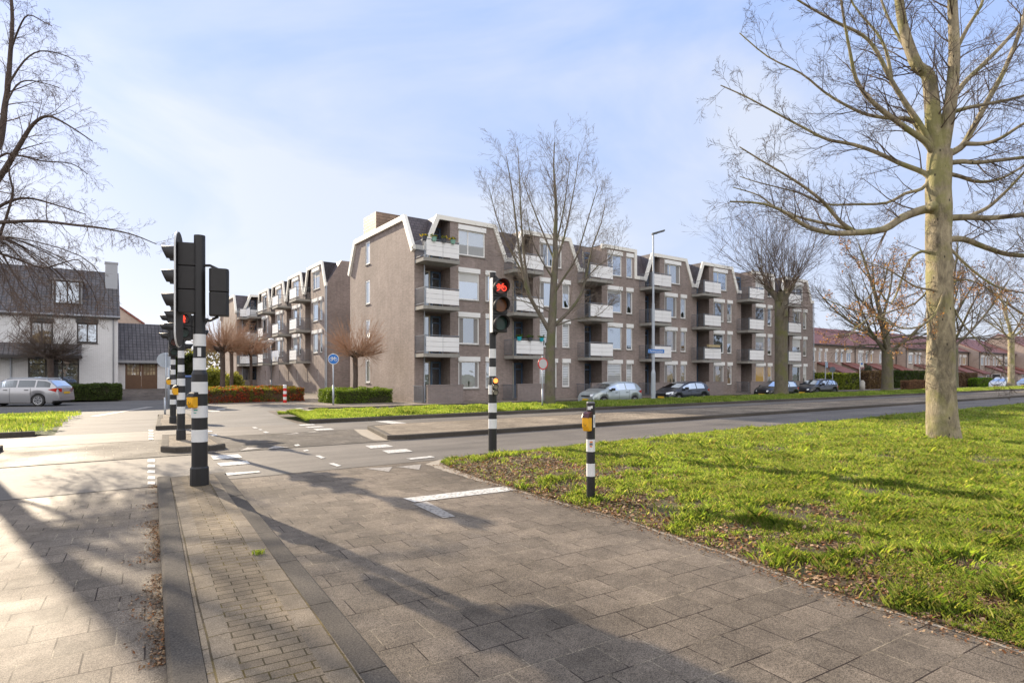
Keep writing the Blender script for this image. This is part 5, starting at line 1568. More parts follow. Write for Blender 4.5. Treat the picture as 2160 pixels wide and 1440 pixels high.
# far wooded edge that closes the horizon: uncountable mass
def far_wood(rs4, n):
    a = rs4.uniform(-.95, .95, n); d = rs4.uniform(150, 175, n); back = rs4.rand(n) < .45; d[back] = -rs4.uniform(38, 55, back.sum()); a[back] *= 1.6
    xc = d * a; x = xc * CA + d * SA; y = -xc * SA + d * CA
    hmax = 5 + 5 * vnoise(a * 40, a * 0, 1.0, 5) + 2 * vnoise(a * 160, a * 0, 1.0, 6)
    z = rs4.rand(n) ** .8 * hmax * np.where(back, .9, 1)
    c = np.stack([x, y, z], -1); return c, np.tile((0., -1., 0.), (n, 1))
rs4 = np.random.RandomState(5); c, nr = far_wood(rs4, 42000)
N = len(c); a = rs4.normal(size=(N, 3)); a /= np.linalg.norm(a, axis=1)[:, None]; u = np.cross(a, rs4.normal(size=(N, 3))); u /= np.linalg.norm(u, axis=1)[:, None]; v = np.cross(a, u); s_ = .55 * rs4.uniform(.5, 1.3, (N, 1))
q = np.stack([c - u * s_, c - v * s_ * .6, c + u * s_, c + v * s_ * .6], 1).reshape(-1, 3)
tag(fast_mesh("far_woodland", q, N, LEAFM, None, cols_green((.09, .08, .04), (.14, .12, .08))(rs4, c)), "distant bare woodland closing the horizon", "woodland", None, 'stuff')
# gate-like dark garden bits at the right terraces

# ---------------------------------------------------------------- signals, posts, signs
def strip2(b, pts, w, y, t=.004, m=0, closed=False):
    """thin bar drawn along 2-D points (x,z) in the plane y"""
    n = len(pts); rng_ = range(n if closed else n - 1)
    for i in rng_:
        p, q = Vector(pts[i]), Vector(pts[(i + 1) % n]); d = (q - p)
        if d.length < 1e-6: continue
        d.normalize(); nn = Vector((-d.y, d.x)) * w / 2; e = d * w * .3
        c = [p - e + nn, q + e + nn, q + e - nn, p - e - nn]
        yy = y - .0003 * (i % 3)
        b.prism([(v.x, yy, v.y) for v in c], (0, -t, 0), m)
def bicycle(b, cx, cz, s, y, m=0, w=.035, t=.004):
    """bicycle pictogram, s = total width"""
    r = s * .19
    for wx in (-s * .29, s * .29):
        strip2(b, [(cx + wx + r * math.cos(a * math.pi / 9), cz - s * .1 + r * math.sin(a * math.pi / 9)) for a in range(18)], w * s, y, t, m, True)
    f = lambda x, z: (cx + x * s, cz + z * s)
    for ln in ([f(-.29, -.1), f(-.15, .12), f(.16, .12), f(.0, -.1), f(-.29, -.1)], [f(0, -.1), f(-.17, .2)], [f(-.24, .21), f(-.1, .21)], [f(.29, -.1), f(.14, .24), f(.24, .26)], [f(-.15, .12), f(0, -.1)]):
        strip2(b, ln, w * s, y, t, m)
L_RED = emit("lamp_red", (1.0, .06, .03), 1.1)
L_ORG = emit("lamp_orange", (1.0, .26, .05), 1.6)
LENS_R = plain("lens_red_off", (.10, .018, .012), .25)
LENS_Y = plain("lens_amber_off", (.16, .06, .02), .25)
LENS_G = plain("lens_green_off", (.015, .05, .045), .25)
def visor(b, cx, cz, y, r, L, cut=.5, m=0):
    """tunnel-shaped hood open below, tapering outwards"""
    n = 18; i0 = len(b.v)
    a0, a1 = -.20 * math.pi, 1.20 * math.pi
    for k in range(n + 1):
        a = a0 + (a1 - a0) * k / n
        top = .5 + .5 * math.sin(a)
        for rr, yy in ((r, y), (r * .97, y - L * (cut + (1 - cut) * top)), (r * .93, y - L * (cut + (1 - cut) * top)), (r * .95, y)):
            b.v.append((cx + rr * math.cos(a), yy, cz + rr * math.sin(a)))
    for k in range(n):
        for j in range(3):
            p = i0 + k * 4 + j; b.f.append((p, p + 1, p + 5, p + 4)); b.mi.append(m)
def head(parent, loc, rz, lenses, w=.30, sec=.31, d=.17, r=.105, vis=.22, name="signal_head"):
    """lenses from the top: (material, symbol material or None); faces local -Y; loc = centre of the back box"""
    H = sec * len(lenses)
    b = MB()
    for k in range(len(lenses)):
        z1 = H / 2 - k * sec
        b.box(-w / 2, w / 2, -d / 2, d / 2 - .02, z1 - sec + .004, z1 - .004)
        b.prism([(-w / 2, d / 2 - .02, z1 - sec + .004), (w / 2, d / 2 - .02, z1 - sec + .004), (w * .38, d / 2 + .03, z1 - sec + .004), (-w * .38, d / 2 + .03, z1 - sec + .004)], (0, 0, sec - .008))
    for k in range(len(lenses)):
        zc = H / 2 - (k + .5) * sec
        b.disc((0, -d / 2 - .001, zc), (0, -1, 0), r * 1.08, .02, 24)
    o = b.build(name, BLACKP, parent, loc=loc, bevel=.008)
    o.rotation_euler = (0, 0, rz)
    for k, (lm, sym) in enumerate(lenses):
        zc = H / 2 - (k + .5) * sec
        v = MB(); visor(v, 0, zc, -d / 2 - .018, r * 1.12, vis); v.build("visor", BLACKP, o, smooth=True)
        l = MB(); l.disc((0, -d / 2 - .022, zc), (0, -1, 0), r * .97, .012, 24); l.build("lens", lm, o)
        if sym:
            s_ = MB(); y_ = -d / 2 - .036
            if sym == 'bike': bicycle(s_, 0, zc + .0, r * 1.8, y_, w=.055)
            elif sym == 'man':
                z = zc; s_.disc((0, y_, z + r * .62), (0, -1, 0), r * .15, .003, 12)
                for ln, ww in (([(0, z + r * .42), (0, z - r * .1)], r * .34), ([(-.01, z), (-r * .16, z - r * .75)], r * .17), ([(.01, z), (r * .16, z - r * .75)], r * .17), ([(-r * .2, z + r * .38), (-r * .32, z - r * .1)], r * .1), ([(r * .2, z + r * .38), (r * .32, z - r * .1)], r * .1)):
                    strip2(s_, ln, ww, y_, .003)
            s_.build("symbol", L_RED, o)
    return o
def banded_post(parent, zb, bands, radii, name="post"):
    """bands: z values where the colour changes, starting black at zb; radii: [(z, r)] lower to upper"""
    b = MB()
    def rad(z):
        for (z0_, r0_), (z1_, r1_) in zip(radii[:-1], radii[1:]):
            if z0_ <= z <= z1_: return r0_ + (r1_ - r0_) * (z - z0_) / max(1e-6, z1_ - z0_)
        return radii[-1][1]
    zs = sorted(set([radii[0][0], radii[-1][0]] + [z for z, _ in radii] + list(bands)))
    for za, zc in zip(zs[:-1], zs[1:]):
        m = sum(1 for q in bands if q <= za + 1e-5) % 2
        k = .0015 if m else 0
        b.cyl(0, 0, za, zc, rad(za + 1e-6) + k, rad(zc - 1e-6) + k, 28, m, cap=False)
    zt_ = radii[-1][0]; b.poly([(radii[-1][1] * math.cos(a * math.pi / 14), radii[-1][1] * math.sin(a * math.pi / 14), zt_ - .001) for a in range(28)])
    return b.build(name, [BLACK, REFW], parent, smooth=False)
def smooth_by_angle(o):
    for p in o.data.polygons: p.use_smooth = len(p.vertices) == 4
def base_sleeve(parent, r, h, z=0):
    b = MB(); b.cyl(0, 0, z, z + h, r, r * .97, 12); b.cyl(0, 0, z + h, z + h + .03, r * .97, r * .8, 12)
    return b.build("base_sleeve", BLACK, parent, bevel=.004)
def push_button(parent, z, ang, r, w=.075, h=.20, mt=YELL, cap=True):
    b = MB()
    b.prism([(-w / 2, -r + .01, z - h / 2), (w / 2, -r + .01, z - h / 2), (w / 2, -r - .075, z - h / 2 + .01), (w / 2, -r - .095, z + h * .1), (-w / 2, -r - .095, z + h * .1), (-w / 2, -r - .075, z - h / 2 + .01)][:6], (0, 0, 0.0001)) if False else None
    b.prism([(-w / 2, -r + .01, z - h / 2), (-w / 2, -r - .07, z - h / 2), (-w / 2, -r - .10, z - h * .25), (-w / 2, -r - .10, z + h * .2), (-w / 2, -r + .01, z + h * .2)], (w, 0, 0))
    o = b.build("push_button", mt, parent, bevel=.01); o.rotation_euler = (0, 0, ang)
    c = MB(); c.prism([(-w / 2 - .004, -r + .01, z + h * .2), (-w / 2 - .004, -r - .104, z + h * .2), (-w / 2 - .004, -r - .07, z + h * .42), (-w / 2 - .004, -r - .02, z + h * .5), (-w / 2 - .004, -r + .01, z + h * .5)], (w + .008, 0, 0))
    c.build("button_hood", BLACKP if mt is YELL and cap is True else cap, o, bevel=.004)
    k = MB()
    strip2(k, [(-.012, z - .045), (.012, z - .05), (.018, z - .03)], .005, -r - .1005, .002); strip2(k, [(-.012, z - .045), (-.012, z - .02)], .005, -r - .1005, .002)
    k.build("pictogram", BLACK, o)
    return o
def lens_off(): return [(LENS_R, None), (LENS_Y, None), (LENS_G, None)]
CAMDIR = math.atan2(-SA, -CA)       # not used directly; local -Y of an unrotated head faces world -Y
def face(ang_from_view_deg, px):
    """heading so that local -Y points at the camera, turned by the given angle (positive: to the photo's left)"""
    v = P(px, 10) - Vector((0, 0, 1.6)); a = math.atan2(-v.y, -v.x)      # direction towards the camera
    return a + math.pi / 2 - R(ang_from_view_deg)

# pole A, nearest
pa = G(421, 1022, .12); kA = (pa.x * SA + pa.y * CA) / 1238
zA = lambda y: 1.6 - (y - 791) * kA
t = thing("traffic_light", "nearest striped traffic light pole, standing on the brick island, two dark signal heads", "traffic light", (pa.x, pa.y, 0), group="striped traffic light poles")
z24 = lambda y: zA(460 + y / 2.4)
o = banded_post(t, .12, [z24(1130), z24(1068), z24(1008), z24(948), z24(888), z24(828), z24(768), z24(708), z24(648), z24(588)],
                [(.11, .1), (z24(828), .098), (z24(790), .098), (z24(768), .078), (z24(600), .076), (z24(560), .072), (zA(497), .070)])
smooth_by_angle(o)
pt = MB(); pt.prism([(-.022, -.0795, z24(700)), (.022, -.0795, z24(700)), (.022, -.0795, z24(657)), (-.022, -.0795, z24(657))], (0, -.002, 0))
q_ = pt.build("white_plate", REFW, t); q_.rotation_euler = (0, 0, face(0, 421) - 0.05)
stA = MB(); stA.box(-.03, .02, -.1005, -.0985, z24(972), z24(966)); stA.box(-.03, .005, -.1005, -.0985, z24(985), z24(981)); stq = stA.build('small_sticker', plain('sticker_green', (.05, .35, .28), .5), t); stq.rotation_euler = (0, 0, face(25, 421))
base_sleeve(t, .118, z24(1262) - .12, .12)
push_button(t, z24(918), face(38, 421), .095, .09, .21)
rtA, fdA = Vector((CA, -SA, 0)), Vector((SA, CA, 0))
cz = (zA(512) + zA(663)) / 2
hd = head(t, rtA * (-24 * kA) + fdA * .02 + Vector((0, 0, cz)), face(101, 421), lens_off(), w=.26, sec=.315, d=.22, r=.105, vis=.20)
bp = MB()          # oval white-rimmed backing board of the three-light head
n_ = 40; hw_, hh_ = .20, .77
oval = [(hw_ * math.cos(a) * 1.0, -.125, (hh_ - hw_) * (1 if math.sin(a) > 0 else -1) * (1 if abs(math.sin(a)) > 1e-6 else 0) + hw_ * math.sin(a) - .15) for a in [2 * math.pi * (i + .5) / n_ for i in range(n_)]]
bp.prism(oval, (0, .012, 0)); bpo = bp.build("backing_board", BLACKP, hd)
rim = MB(); rim.tube([Vector(p) for p in oval] + [Vector(oval[0])], .012, 6); rim.build("rim", REFW, bpo)
cz2 = (zA(566) + zA(668)) / 2
hd2 = head(t, rtA * (39 * kA) + fdA * .03 + Vector((0, 0, cz2)), face(-176, 421), [(LENS_R, None), (LENS_G, None)], w=.24, sec=.32, d=.19, r=.105, vis=.20)
br = MB()
for yy in (516, 655): br.tube([(0, 0, zA(yy)), rtA * (-12 * kA) + Vector((0, 0, zA(yy) + .01)), rtA * (-24 * kA) + Vector((0, 0, zA(yy) - .01))], .016, 6)
for yy in (560, 676): br.tube([(0, 0, zA(yy)), rtA * (22 * kA) + Vector((0, 0, zA(yy) + .0)), rtA * (39 * kA) + Vector((0, 0, zA(yy + (8 if yy < 600 else -8))))], .018, 6)
br.build("bracket", BLACKP, t)

def pole_small(px, py, label, heads, band_px, rl, ru, narrow, top, btn_px, sleeve_px):
    p = G(px, py, .12); k = (p.x * SA + p.y * CA) / 1238
    z_ = lambda y: 1.6 - (y - 791) * k
    t = thing("traffic_light", label, "traffic light", (p.x, p.y, 0), group="striped traffic light poles")
    o = banded_post(t, .12, sorted(z_(y) for y in band_px), [(.11, rl), (z_(narrow + 6), rl), (z_(narrow - 4), ru), (z_(top), ru * .92)])
    smooth_by_angle(o)
    base_sleeve(t, rl * 1.22, z_(sleeve_px) - .12, .12)
    push_button(t, z_(btn_px), face(70, px), rl, .09, .22)
    for (dx, yc, ang, ln, sc) in heads:
        h_ = head(t, rtA * dx + fdA * (-.05 if abs(ang) < 60 else .12) + Vector((0, 0, z_(yc))), face(ang, px), ln, w=.28 * sc, sec=.31 * sc, r=.105 * sc, vis=.22)
    return t, z_, k
B6 = lambda y: 740 + y / 7.2
pole_small(382, 927, "middle striped traffic light pole, with the glowing red walking figure", [(.10, 688, 4, [(LENS_R, 'man'), (LENS_G, None)], 1.0), (-.10, 664, 100, [(LENS_R, None), (LENS_Y, None), (LENS_G, None)], .9), (.12, 580, 20, lens_off(), .85), (.22, 690, -110, [(LENS_R, None), (LENS_G, None)], .9)],
           [B6(-3), B6(106), B6(210), B6(318), B6(418), B6(528), B6(632), B6(740), B6(842), B6(948)], .083, .066, B6(345), 560, B6(590), B6(1200))
pole_small(365, 892, "farthest of the striped traffic light poles, thinnest in the photo", [(.05, 732, -5, [(LENS_R, None), (LENS_G, None)], .95), (-.12, 690, 100, lens_off(), .9), (.2, 722, -100, [(LENS_R, None), (LENS_G, None)], .8)],
           [B6(130), B6(208), B6(282), B6(358), B6(432), B6(508), B6(582), B6(660), B6(734), B6(810)], .085, .068, B6(380), 640, B6(458), B6(1000))

# bicycle signal on the grass nose
pd = G(1039, 940, .10); kD = (pd.x * SA + pd.y * CA) / 1238
zD = lambda y: 1.6 - (y - 791) * kD
zz = lambda y: zD(560 + y / 4.8)
t = thing("bicycle_signal", "striped pole with a red glowing bicycle signal on the tip of the grass bank", "traffic light", (pd.x, pd.y, 0))
o = banded_post(t, .05, [zD(903), zD(883), zD(869), zz(1390), zz(1302), zz(1208), zz(1118), zz(1025), zz(937), zz(843)],
                [(.0, .09), (zz(1205), .088), (zz(1125), .074), (zD(575), .068)])
smooth_by_angle(o)
cz = (zz(143) + zz(683)) / 2
hD = head(t, rtA * (13 * kD) + fdA * -.13 + Vector((0, 0, cz)), face(-22, 1052), [(LENS_R, 'bike'), (LENS_Y, None), (LENS_G, None)], w=.33, sec=(zz(143) - zz(683)) / 3, d=.16, r=.145, vis=.20)
wr = MB(); wr.box(-.172, -.160, -.083, .07, -(zz(143) - zz(683)) / 2, (zz(143) - zz(683)) / 2); wr.build("side_rim", REFW, hD)
sm_ = head(t, rtA * (5 * kD) + fdA * -.11 + Vector((0, 0, zz(1222))), face(-15, 1042), [(L_ORG, None), (plain("lens_grey_off", (.22, .20, .15), .4), None), (MATS["lens_grey_off"], None)], w=.115, sec=.122, d=.08, r=.052, vis=.05, name="small_signal_head")
br = MB()
for yy in (583, 707): br.tube([(0, 0, zD(yy)), rtA * .06 + Vector((0, 0, zD(yy))) - fdA * .06, rtA * (13 * kD) - fdA * .1 + Vector((0, 0, zD(yy + (8 if yy < 600 else -8))))], .02, 6)
br.build("bracket", BLACKP, t)

# short push-button post
pe = G(1246, 1043, .10); kE = (pe.x * SA + pe.y * CA) / 1238
zE = lambda y: 1.6 - (845 + y / 7.024 - 791) * kE
t = thing("push_button_post", "short black and white post with a yellow push button standing in the grass bank", "post", (pe.x, pe.y, 0))
o = banded_post(t, .0, [zE(1112), zE(922), zE(748), zE(566)], [(-.02, .054), (zE(40), .054)])
smooth_by_angle(o)
cp = MB(); cp.cyl(0, 0, zE(40), zE(12), .056, .05, 20); cp.build("cap", plain("grey_plastic", (.12, .12, .13), .5), t, bevel=.006)
bt = push_button(t, (zE(185) + zE(412)) / 2, face(28, 1246), .052, .085, .24, YELL, plain("dark_red_cap", (.05, .008, .012), .3))
stk = MB()
fE = face(-20, 1246)
def patch(a0, a1, z0_, z1_, r, m=0):
    n = 6
    for i in range(n):
        a, b_ = a0 + (a1 - a0) * i / n, a0 + (a1 - a0) * (i + 1) / n
        stk.poly([(r * math.sin(a), -r * math.cos(a), z0_), (r * math.sin(b_), -r * math.cos(b_), z0_), (r * math.sin(b_), -r * math.cos(b_), z1_), (r * math.sin(a), -r * math.cos(a), z1_)], m)
patch(.25, 1.25, zE(392), zE(203), .0565)
patch(.50, .62, zE(330), zE(245), .0572, 1); patch(.48, .6, zE(352), zE(338), .0572, 1)
patch(-.35, .1, zE(110), zE(72), .0565); patch(-1.1, -.3, zE(130), zE(80), .0565)
patch(-.55, .1, zE(612), zE(592), .0575, 2); patch(-.62, .1, zE(650), zE(618), .0575, 3); patch(-.55, -.05, zE(676), zE(656), .0575, 2)
so_ = stk.build("sticker", [REFW, BLACK, plain("sticker_orange", (.75, .22, .06), .5), plain("sticker_grey", (.12, .14, .17), .5)], t, smooth=True)
so_.rotation_euler = (0, 0, fE)

# blue bicycle sign
ps = Vector((UX(703, 31.3), 31.3, 0)); kS = (ps.x * SA + ps.y * CA) / 1238
zS = lambda y: 1.6 - (y - 791) * kS
t = thing("bicycle_sign", "round blue cycle path sign with a white bicycle, on a grey post", "traffic sign", (ps.x, ps.y, 0), face(-5, 703))
b = MB(); b.cyl(0, 0, 0, zS(745), .035, .035, 10); b.cyl(0, 0, 0, zS(812), .05, .05, 10); b.build("post", GALV, t, smooth=True)
b = MB(); rS = 11.2 * kS; cS = zS(757)
b.disc((0, -.05, cS), (0, -1, 0), rS, .02, 36); sg = b.build("sign_disc", REFW, t)
b = MB(); b.disc((0, -.072, cS), (0, -1, 0), rS * .90, .003, 36); b.build("blue_face", BLUES, sg)
b = MB(); bicycle(b, 0, cS + rS * .08, rS * 1.42, -.0765, w=.055); b.build("bicycle_symbol", REFW, sg)

# red-ringed sign seen from behind the slender tree
pr_ = Vector((UX(1144, 20.8), 20.8, .1)); k_ = (pr_.x * SA + pr_.y * CA) / 1238; z_ = lambda y: 1.6 - (y - 791) * k_ - .1
t = thing("round_sign", "round grey sign with a red rim on a thin post left of the slender tree", "traffic sign", pr_, face(-35, 1144))
b = MB(); b.cyl(0, 0, 0, z_(750), .026, .026, 10); b.cyl(0, 0, 0, z_(820), .038, .038, 10); b.build("post", GALV, t, smooth=True)
b = MB(); b.disc((0, -.03, z_(767)), (0, -1, 0), 12.5 * k_, .02, 32); sg = b.build("sign_disc", REDP, t)
b = MB(); b.disc((0, -.052, z_(767)), (0, -1, 0), 10.2 * k_, .003, 32); b.build("sign_face", plain("sign_grey", (.50, .50, .50), .5), sg)
# grey back of a round sign near the striped poles
pb = G(348, 880); k_ = (pb.x * SA + pb.y * CA) / 1238
t = thing("round_sign", "grey back of a round traffic sign beside the striped traffic light poles", "traffic sign", pb, face(8, 348))
z_ = lambda y: 1.6 - (y - 791) * k_
b = MB(); b.cyl(0, 0, 0, z_(838), .034, .034, 10); b.cyl(.03, 0, z_(845), z_(744), .024, .024, 10); b.build("post", GALV, t, smooth=True)
b = MB(); b.disc((.0, .05, z_(759)), (0, 1, 0), 15.5 * k_, .015, 32); b.box(-.06, .12, .02, .05, z_(775), z_(773)); b.box(-.06, .12, .02, .05, z_(748), z_(746)); b.build("sign_disc", plain("sign_back", (.40, .45, .52), .45, .2), t)
pb2 = Vector((UX(356, 34), 34, 0)); k_ = (pb2.x * SA + pb2.y * CA) / 1238
t = thing("sign_post", "thin grey post behind the round sign, left of the striped poles", "post", pb2)
b = MB(); b.cyl(0, 0, 0, 1.6 + (791 - 750) * k_, .06, .05, 10); b.build("post_tube", GALV, t, smooth=True)

# red and white bollard
pr_ = G(601, 849); k_ = (pr_.x * SA + pr_.y * CA) / 1238
t = thing("bollard", "red and white striped bollard in the middle of the side path", "bollard", pr_)
b = MB(); hB = 1.6 - (812 - 791) * k_
for i in range(6): b.cyl(0, 0, i * hB / 6, (i + 1) * hB / 6, .10, .10, 20, i % 2, cap=False)
o = b.build("post", [REDP, REFW], t); smooth_by_angle(o)
b = MB(); b.cyl(0, 0, hB, hB + .03, .10, .07, 20); b.build("cap", REFW, t)

# tall street lamp with street name plate
y_ = 22.6; x_ = UX(1378, y_); k_ = (x_ * SA + y_ * CA) / 1238; z_ = lambda y: 1.6 - (y - 791) * k_
t = thing("street_lamp", "tall grey street lamp with flat lamp head and blue street name plate", "street lamp", (x_, y_, 0))
b = MB(); b.cyl(0, 0, -.1, z_(787), .125, .125, 14); b.cyl(0, 0, z_(787), z_(780), .125, .085, 14); b.cyl(0, 0, z_(780), z_(640), .085, .08, 14); b.cyl(0, 0, z_(640), z_(495), .062, .045, 14); b.build("post", GALV, t, smooth=False)
dA = rtA * .9 - fdA * .0
b = MB(); e0 = Vector((0, 0, z_(494))); b.tube([Vector((0, 0, z_(500))), e0, e0 + dA * .25 + Vector((0, 0, .05))], .035, 8)
b.prism([e0 + rtA * -.08 + fdA * s_ + Vector((0, 0, zz_)) for s_, zz_ in ((-.13, -.03), (.13, -.03), (.10, .05), (-.10, .05))], rtA * .72 + Vector((0, 0, .2)))
b.build("lamp_head", plain("lamp_head_grey", (.07, .075, .08), .45), t)
b = MB(); xa_, xb_ = 1364, 1400
zt, zb = z_(736.5), z_(744.5)
b.box(-15 * k_ * 1.15, 21 * k_ * 1.15, -.02, 0, zb, zt)
pl_ = b.build("name_plate", BLUES, t, loc=(0, -.11, 0)); pl_.rotation_euler = (0, 0, R(-12))
b = MB(); 
for a, e, c, d in ((-15 * k_ * 1.13, 21 * k_ * 1.13, zt - .012, zt - .006), (-15 * k_ * 1.13, 21 * k_ * 1.13, zb + .006, zb + .012)): b.box(a, e, -.022, -.0195, c, d)
for a in (-15 * k_ * 1.13, 21 * k_ * 1.13 - .012): b.box(a, a + .012, -.022, -.0195, zb + .012, zt - .012)
b.build("plate_border", plain("border_lightblue", (.35, .5, .75), .4), pl_)
fc = bpy.data.curves.new("lettering", 'FONT'); fc.body = "Pannenschuurlaan"; fc.size = .165; fc.align_x = 'CENTER'; fc.align_y = 'CENTER'; fc.extrude = .001
fc.size = 1.05 * (zt - zb) * .8
tmp = bpy.data.objects.new("tmp", fc); COL.objects.link(tmp)
me_ = bpy.data.meshes.new_from_object(tmp.evaluated_get(bpy.context.evaluated_depsgraph_get()))
bpy.data.objects.remove(tmp)
fo = bpy.data.objects.new("lettering", me_); COL.objects.link(fo); fo.parent = pl_; me_.materials.clear(); me_.materials.append(REFW)
fo.rotation_euler = (R(90), 0, 0); fo.location = (3 * k_ * 1.15, -.0225, (zt + zb) / 2)
fo.scale = ((36 * k_ * 1.15 * .93) / (fc.size * 8.3), 1, 1)

# globe-like lamp in the side street
y_ = 50.0; x_ = UX(572, y_); k_ = (x_ * SA + y_ * CA) / 1238; z_ = lambda y: 1.6 - (y - 791) * k_
t = thing("post_lamp", "low street lamp with a white disc shaped top in the side street", "street lamp", (x_, y_, 0))
b = MB(); b.cyl(0, 0, 0, 1.2, .07, .07, 10); b.cyl(0, 0, 1.2, z_(724), .04, .035, 10); b.build("post", GREY, t, smooth=True)
b = MB(); b.cyl(0, 0, z_(724), z_(718), .12, .32, 24); b.cyl(0, 0, z_(718), z_(713.5), .35, .12, 24); b.build("lamp_shade", plain("lamp_white", (.75, .78, .8), .3), t, smooth=True)

# parking sign post and small signs at the right terraces
def sign_post(label, px, y, py0, py1, w, h, plate, kind="parking_sign", rnd=False):
    x_ = UX(px, y); k_ = (x_ * SA + y * CA) / 1238; z_ = lambda yy: 1.6 - (yy - 791) * k_
    t = thing(kind, label, "sign", (x_, y, -.1), face(10, px))
    b = MB(); b.cyl(0, 0, 0, z_(py1), .045, .045, 8); b.build("post", GALV, t)
    b = MB()
    if rnd: b.disc((0, -.05, z_((py0 + py1) / 2)), (0, -1, 0), w / 2 * k_, .02, 24)
    else: b.box(0, w * k_, -.06, -.04, z_(py1), z_(py0))
    b.build("sign_plate", plate, t)
    return t, k_, z_
t, k_, z_ = sign_post("white parking sign with a blue round mark, on a pale post before the first terrace", 1814, 30, 759, 772, 7, 13, WHITE)
b = MB(); b.disc((3.6 * k_, -.065, z_(765)), (0, -1, 0), 2.4 * k_, .004, 16, sx=.8); b.build("round_mark", BLUES, t)
sign_post("grey back of a round sign before the glossy hedge", 1756, 28.5, 771, 783, 12, 12, plain("sign_back2", (.16, .20, .24), .5), "round_sign", True)
t, k_, z_ = sign_post("small light blue rectangular sign before the first terrace", 1741, 28.5, 761, 773, 5, 12, plain("sign_lightblue", (.35, .50, .66), .5), "small_sign")
# pale bollard near the hedge
x_ = UX(1819, 29.5); t = thing("bollard", "short pale stone bollard beside the glossy hedge", "bollard", (x_, 29.5, -.1))
b = MB(); b.cyl(0, 0, 0, 1.0, .28, .24, 14); b.cyl(0, 0, 1.0, 1.15, .24, .1, 14); b.build("post", plain("stone_pale", (.42, .40, .36), .8), t, smooth=True)

# bins
def wheelie(label, px, y, h, w, m, zb=0):
    x_ = UX(px, y); t = thing("wheelie_bin", label, "bin", (x_, y, zb), R(-8))
    b = MB(); b.prism([(-w * .42, -w * .45, 0), (w * .42, -w * .45, 0), (w * .42, w * .4, 0), (-w * .42, w * .4, 0)], (0, 0, .05))
    i0 = len(b.v)
    b.v += [(-w * .42, -w * .45, .05), (w * .42, -w * .45, .05), (w * .42, w * .4, .05), (-w * .42, w * .4, .05), (-w * .5, -w * .55, h), (w * .5, -w * .55, h), (w * .5, w * .5, h), (-w * .5, w * .5, h)]
    for q in ((0, 1, 5, 4), (1, 2, 6, 5), (2, 3, 7, 6), (3, 0, 4, 7)): b.f.append(tuple(i0 + k for k in q)); b.mi.append(0)
    b.build("bin_body", m, t)
    b = MB(); b.prism([(-w * .53, -w * .6, h), (-w * .53, w * .55, h), (-w * .53, w * .5, h + .09), (-w * .53, -w * .5, h + .05)], (w * 1.06, 0, 0)); b.build("lid", plain("lid_blue", (.03, .07, .20), .5), t)
    b = MB()
    for sx in (-w * .45, w * .35): b.disc((sx, w * .42, .1), (1, 0, 0), .1, .05, 14)
    b.build("wheel", BLACKP, t)
wheelie("dark wheeled bin with a blue lid behind the striped poles", 405, 35.5, 1.5, .85, plain("bin_dark", (.04, .045, .055), .5))
wheelie("dark bin in front of the third terrace's porch, left one", 2062, 31.5, 1.25, 1.0, MATS["bin_dark"])
wheelie("dark bin in front of the third terrace's porch, right one", 2087, 32.0, 1.0, 1.0, MATS["bin_dark"])

# flower pots on balcony rails
def pot(label, x, y, z, m, fl, group="flower pots hung on the balcony rails"):
    t = thing("flower_pot", label, "flower pot", (x, y, z), group=group)
    b = MB(); b.cyl(0, 0, 0, .2, .11, .15, 14); b.cyl(0, 0, .2, .225, .165, .165, 14); b.build("pot", m, t, smooth=False)
    rsx = np.random.RandomState(int(abs(x * 100))); N = 90
    c = np.stack([rsx.normal(0, .10, N), rsx.normal(0, .08, N), .25 + np.abs(rsx.normal(0, .05, N))], -1)
    a = rsx.normal(size=(N, 3)) * .035; u = rsx.normal(size=(N, 3)) * .025
    q = np.stack([c - a, c - u, c + a, c + u], 1).reshape(-1, 3)
    col = np.where(rsx.rand(N, 1) < .25, np.array([[.75, .5, .03]]) if fl else np.array([[.15, .2, .05]]), np.array([[.08, .13, .03]]))
    o = fast_mesh("plant", q, N, LEAFM, t, col); o['kind'] = 'stuff'
PG, PD, PT = plain("pot_mint", (.22, .42, .34), .5), plain("pot_dark", (.06, .065, .08), .5), plain("pot_turquoise", (.01, .42, .52), .45)
bx_, by_, bz_ = 15.25, 31.4 - 1.26, 8.35 + .95
pot("dark flower pot at the left corner of the top balcony nearest the pale end wall", bx_ + .07, by_ + .1, bz_, PD, 1)
pot("left mint green flower pot on the rail of the nearest top balcony", bx_ + .62, by_ - .05, bz_, PG, 1)
pot("dark flower pot between two mint green ones on the nearest top balcony", bx_ + 1.25, by_ - .05, bz_, PD, 1)
pot("right mint green flower pot on the rail of the nearest top balcony", bx_ + 1.85, by_ - .05, bz_, PG, 1)
bx2 = 15.25 + 6.36
pot("left turquoise flower pot on the first floor balcony behind the bicycle signal", bx2 + .30, by_ - .05, 2.85 + .95, PT, 0)
pot("dark flower pot between two turquoise ones on a first floor balcony", bx2 + 1.15, by_ - .05, 2.85 + .95, PD, 0)
pot("right turquoise flower pot on the first floor balcony left of the slender tree", bx2 + 2.1, by_ - .05, 2.85 + .95, PT, 0)
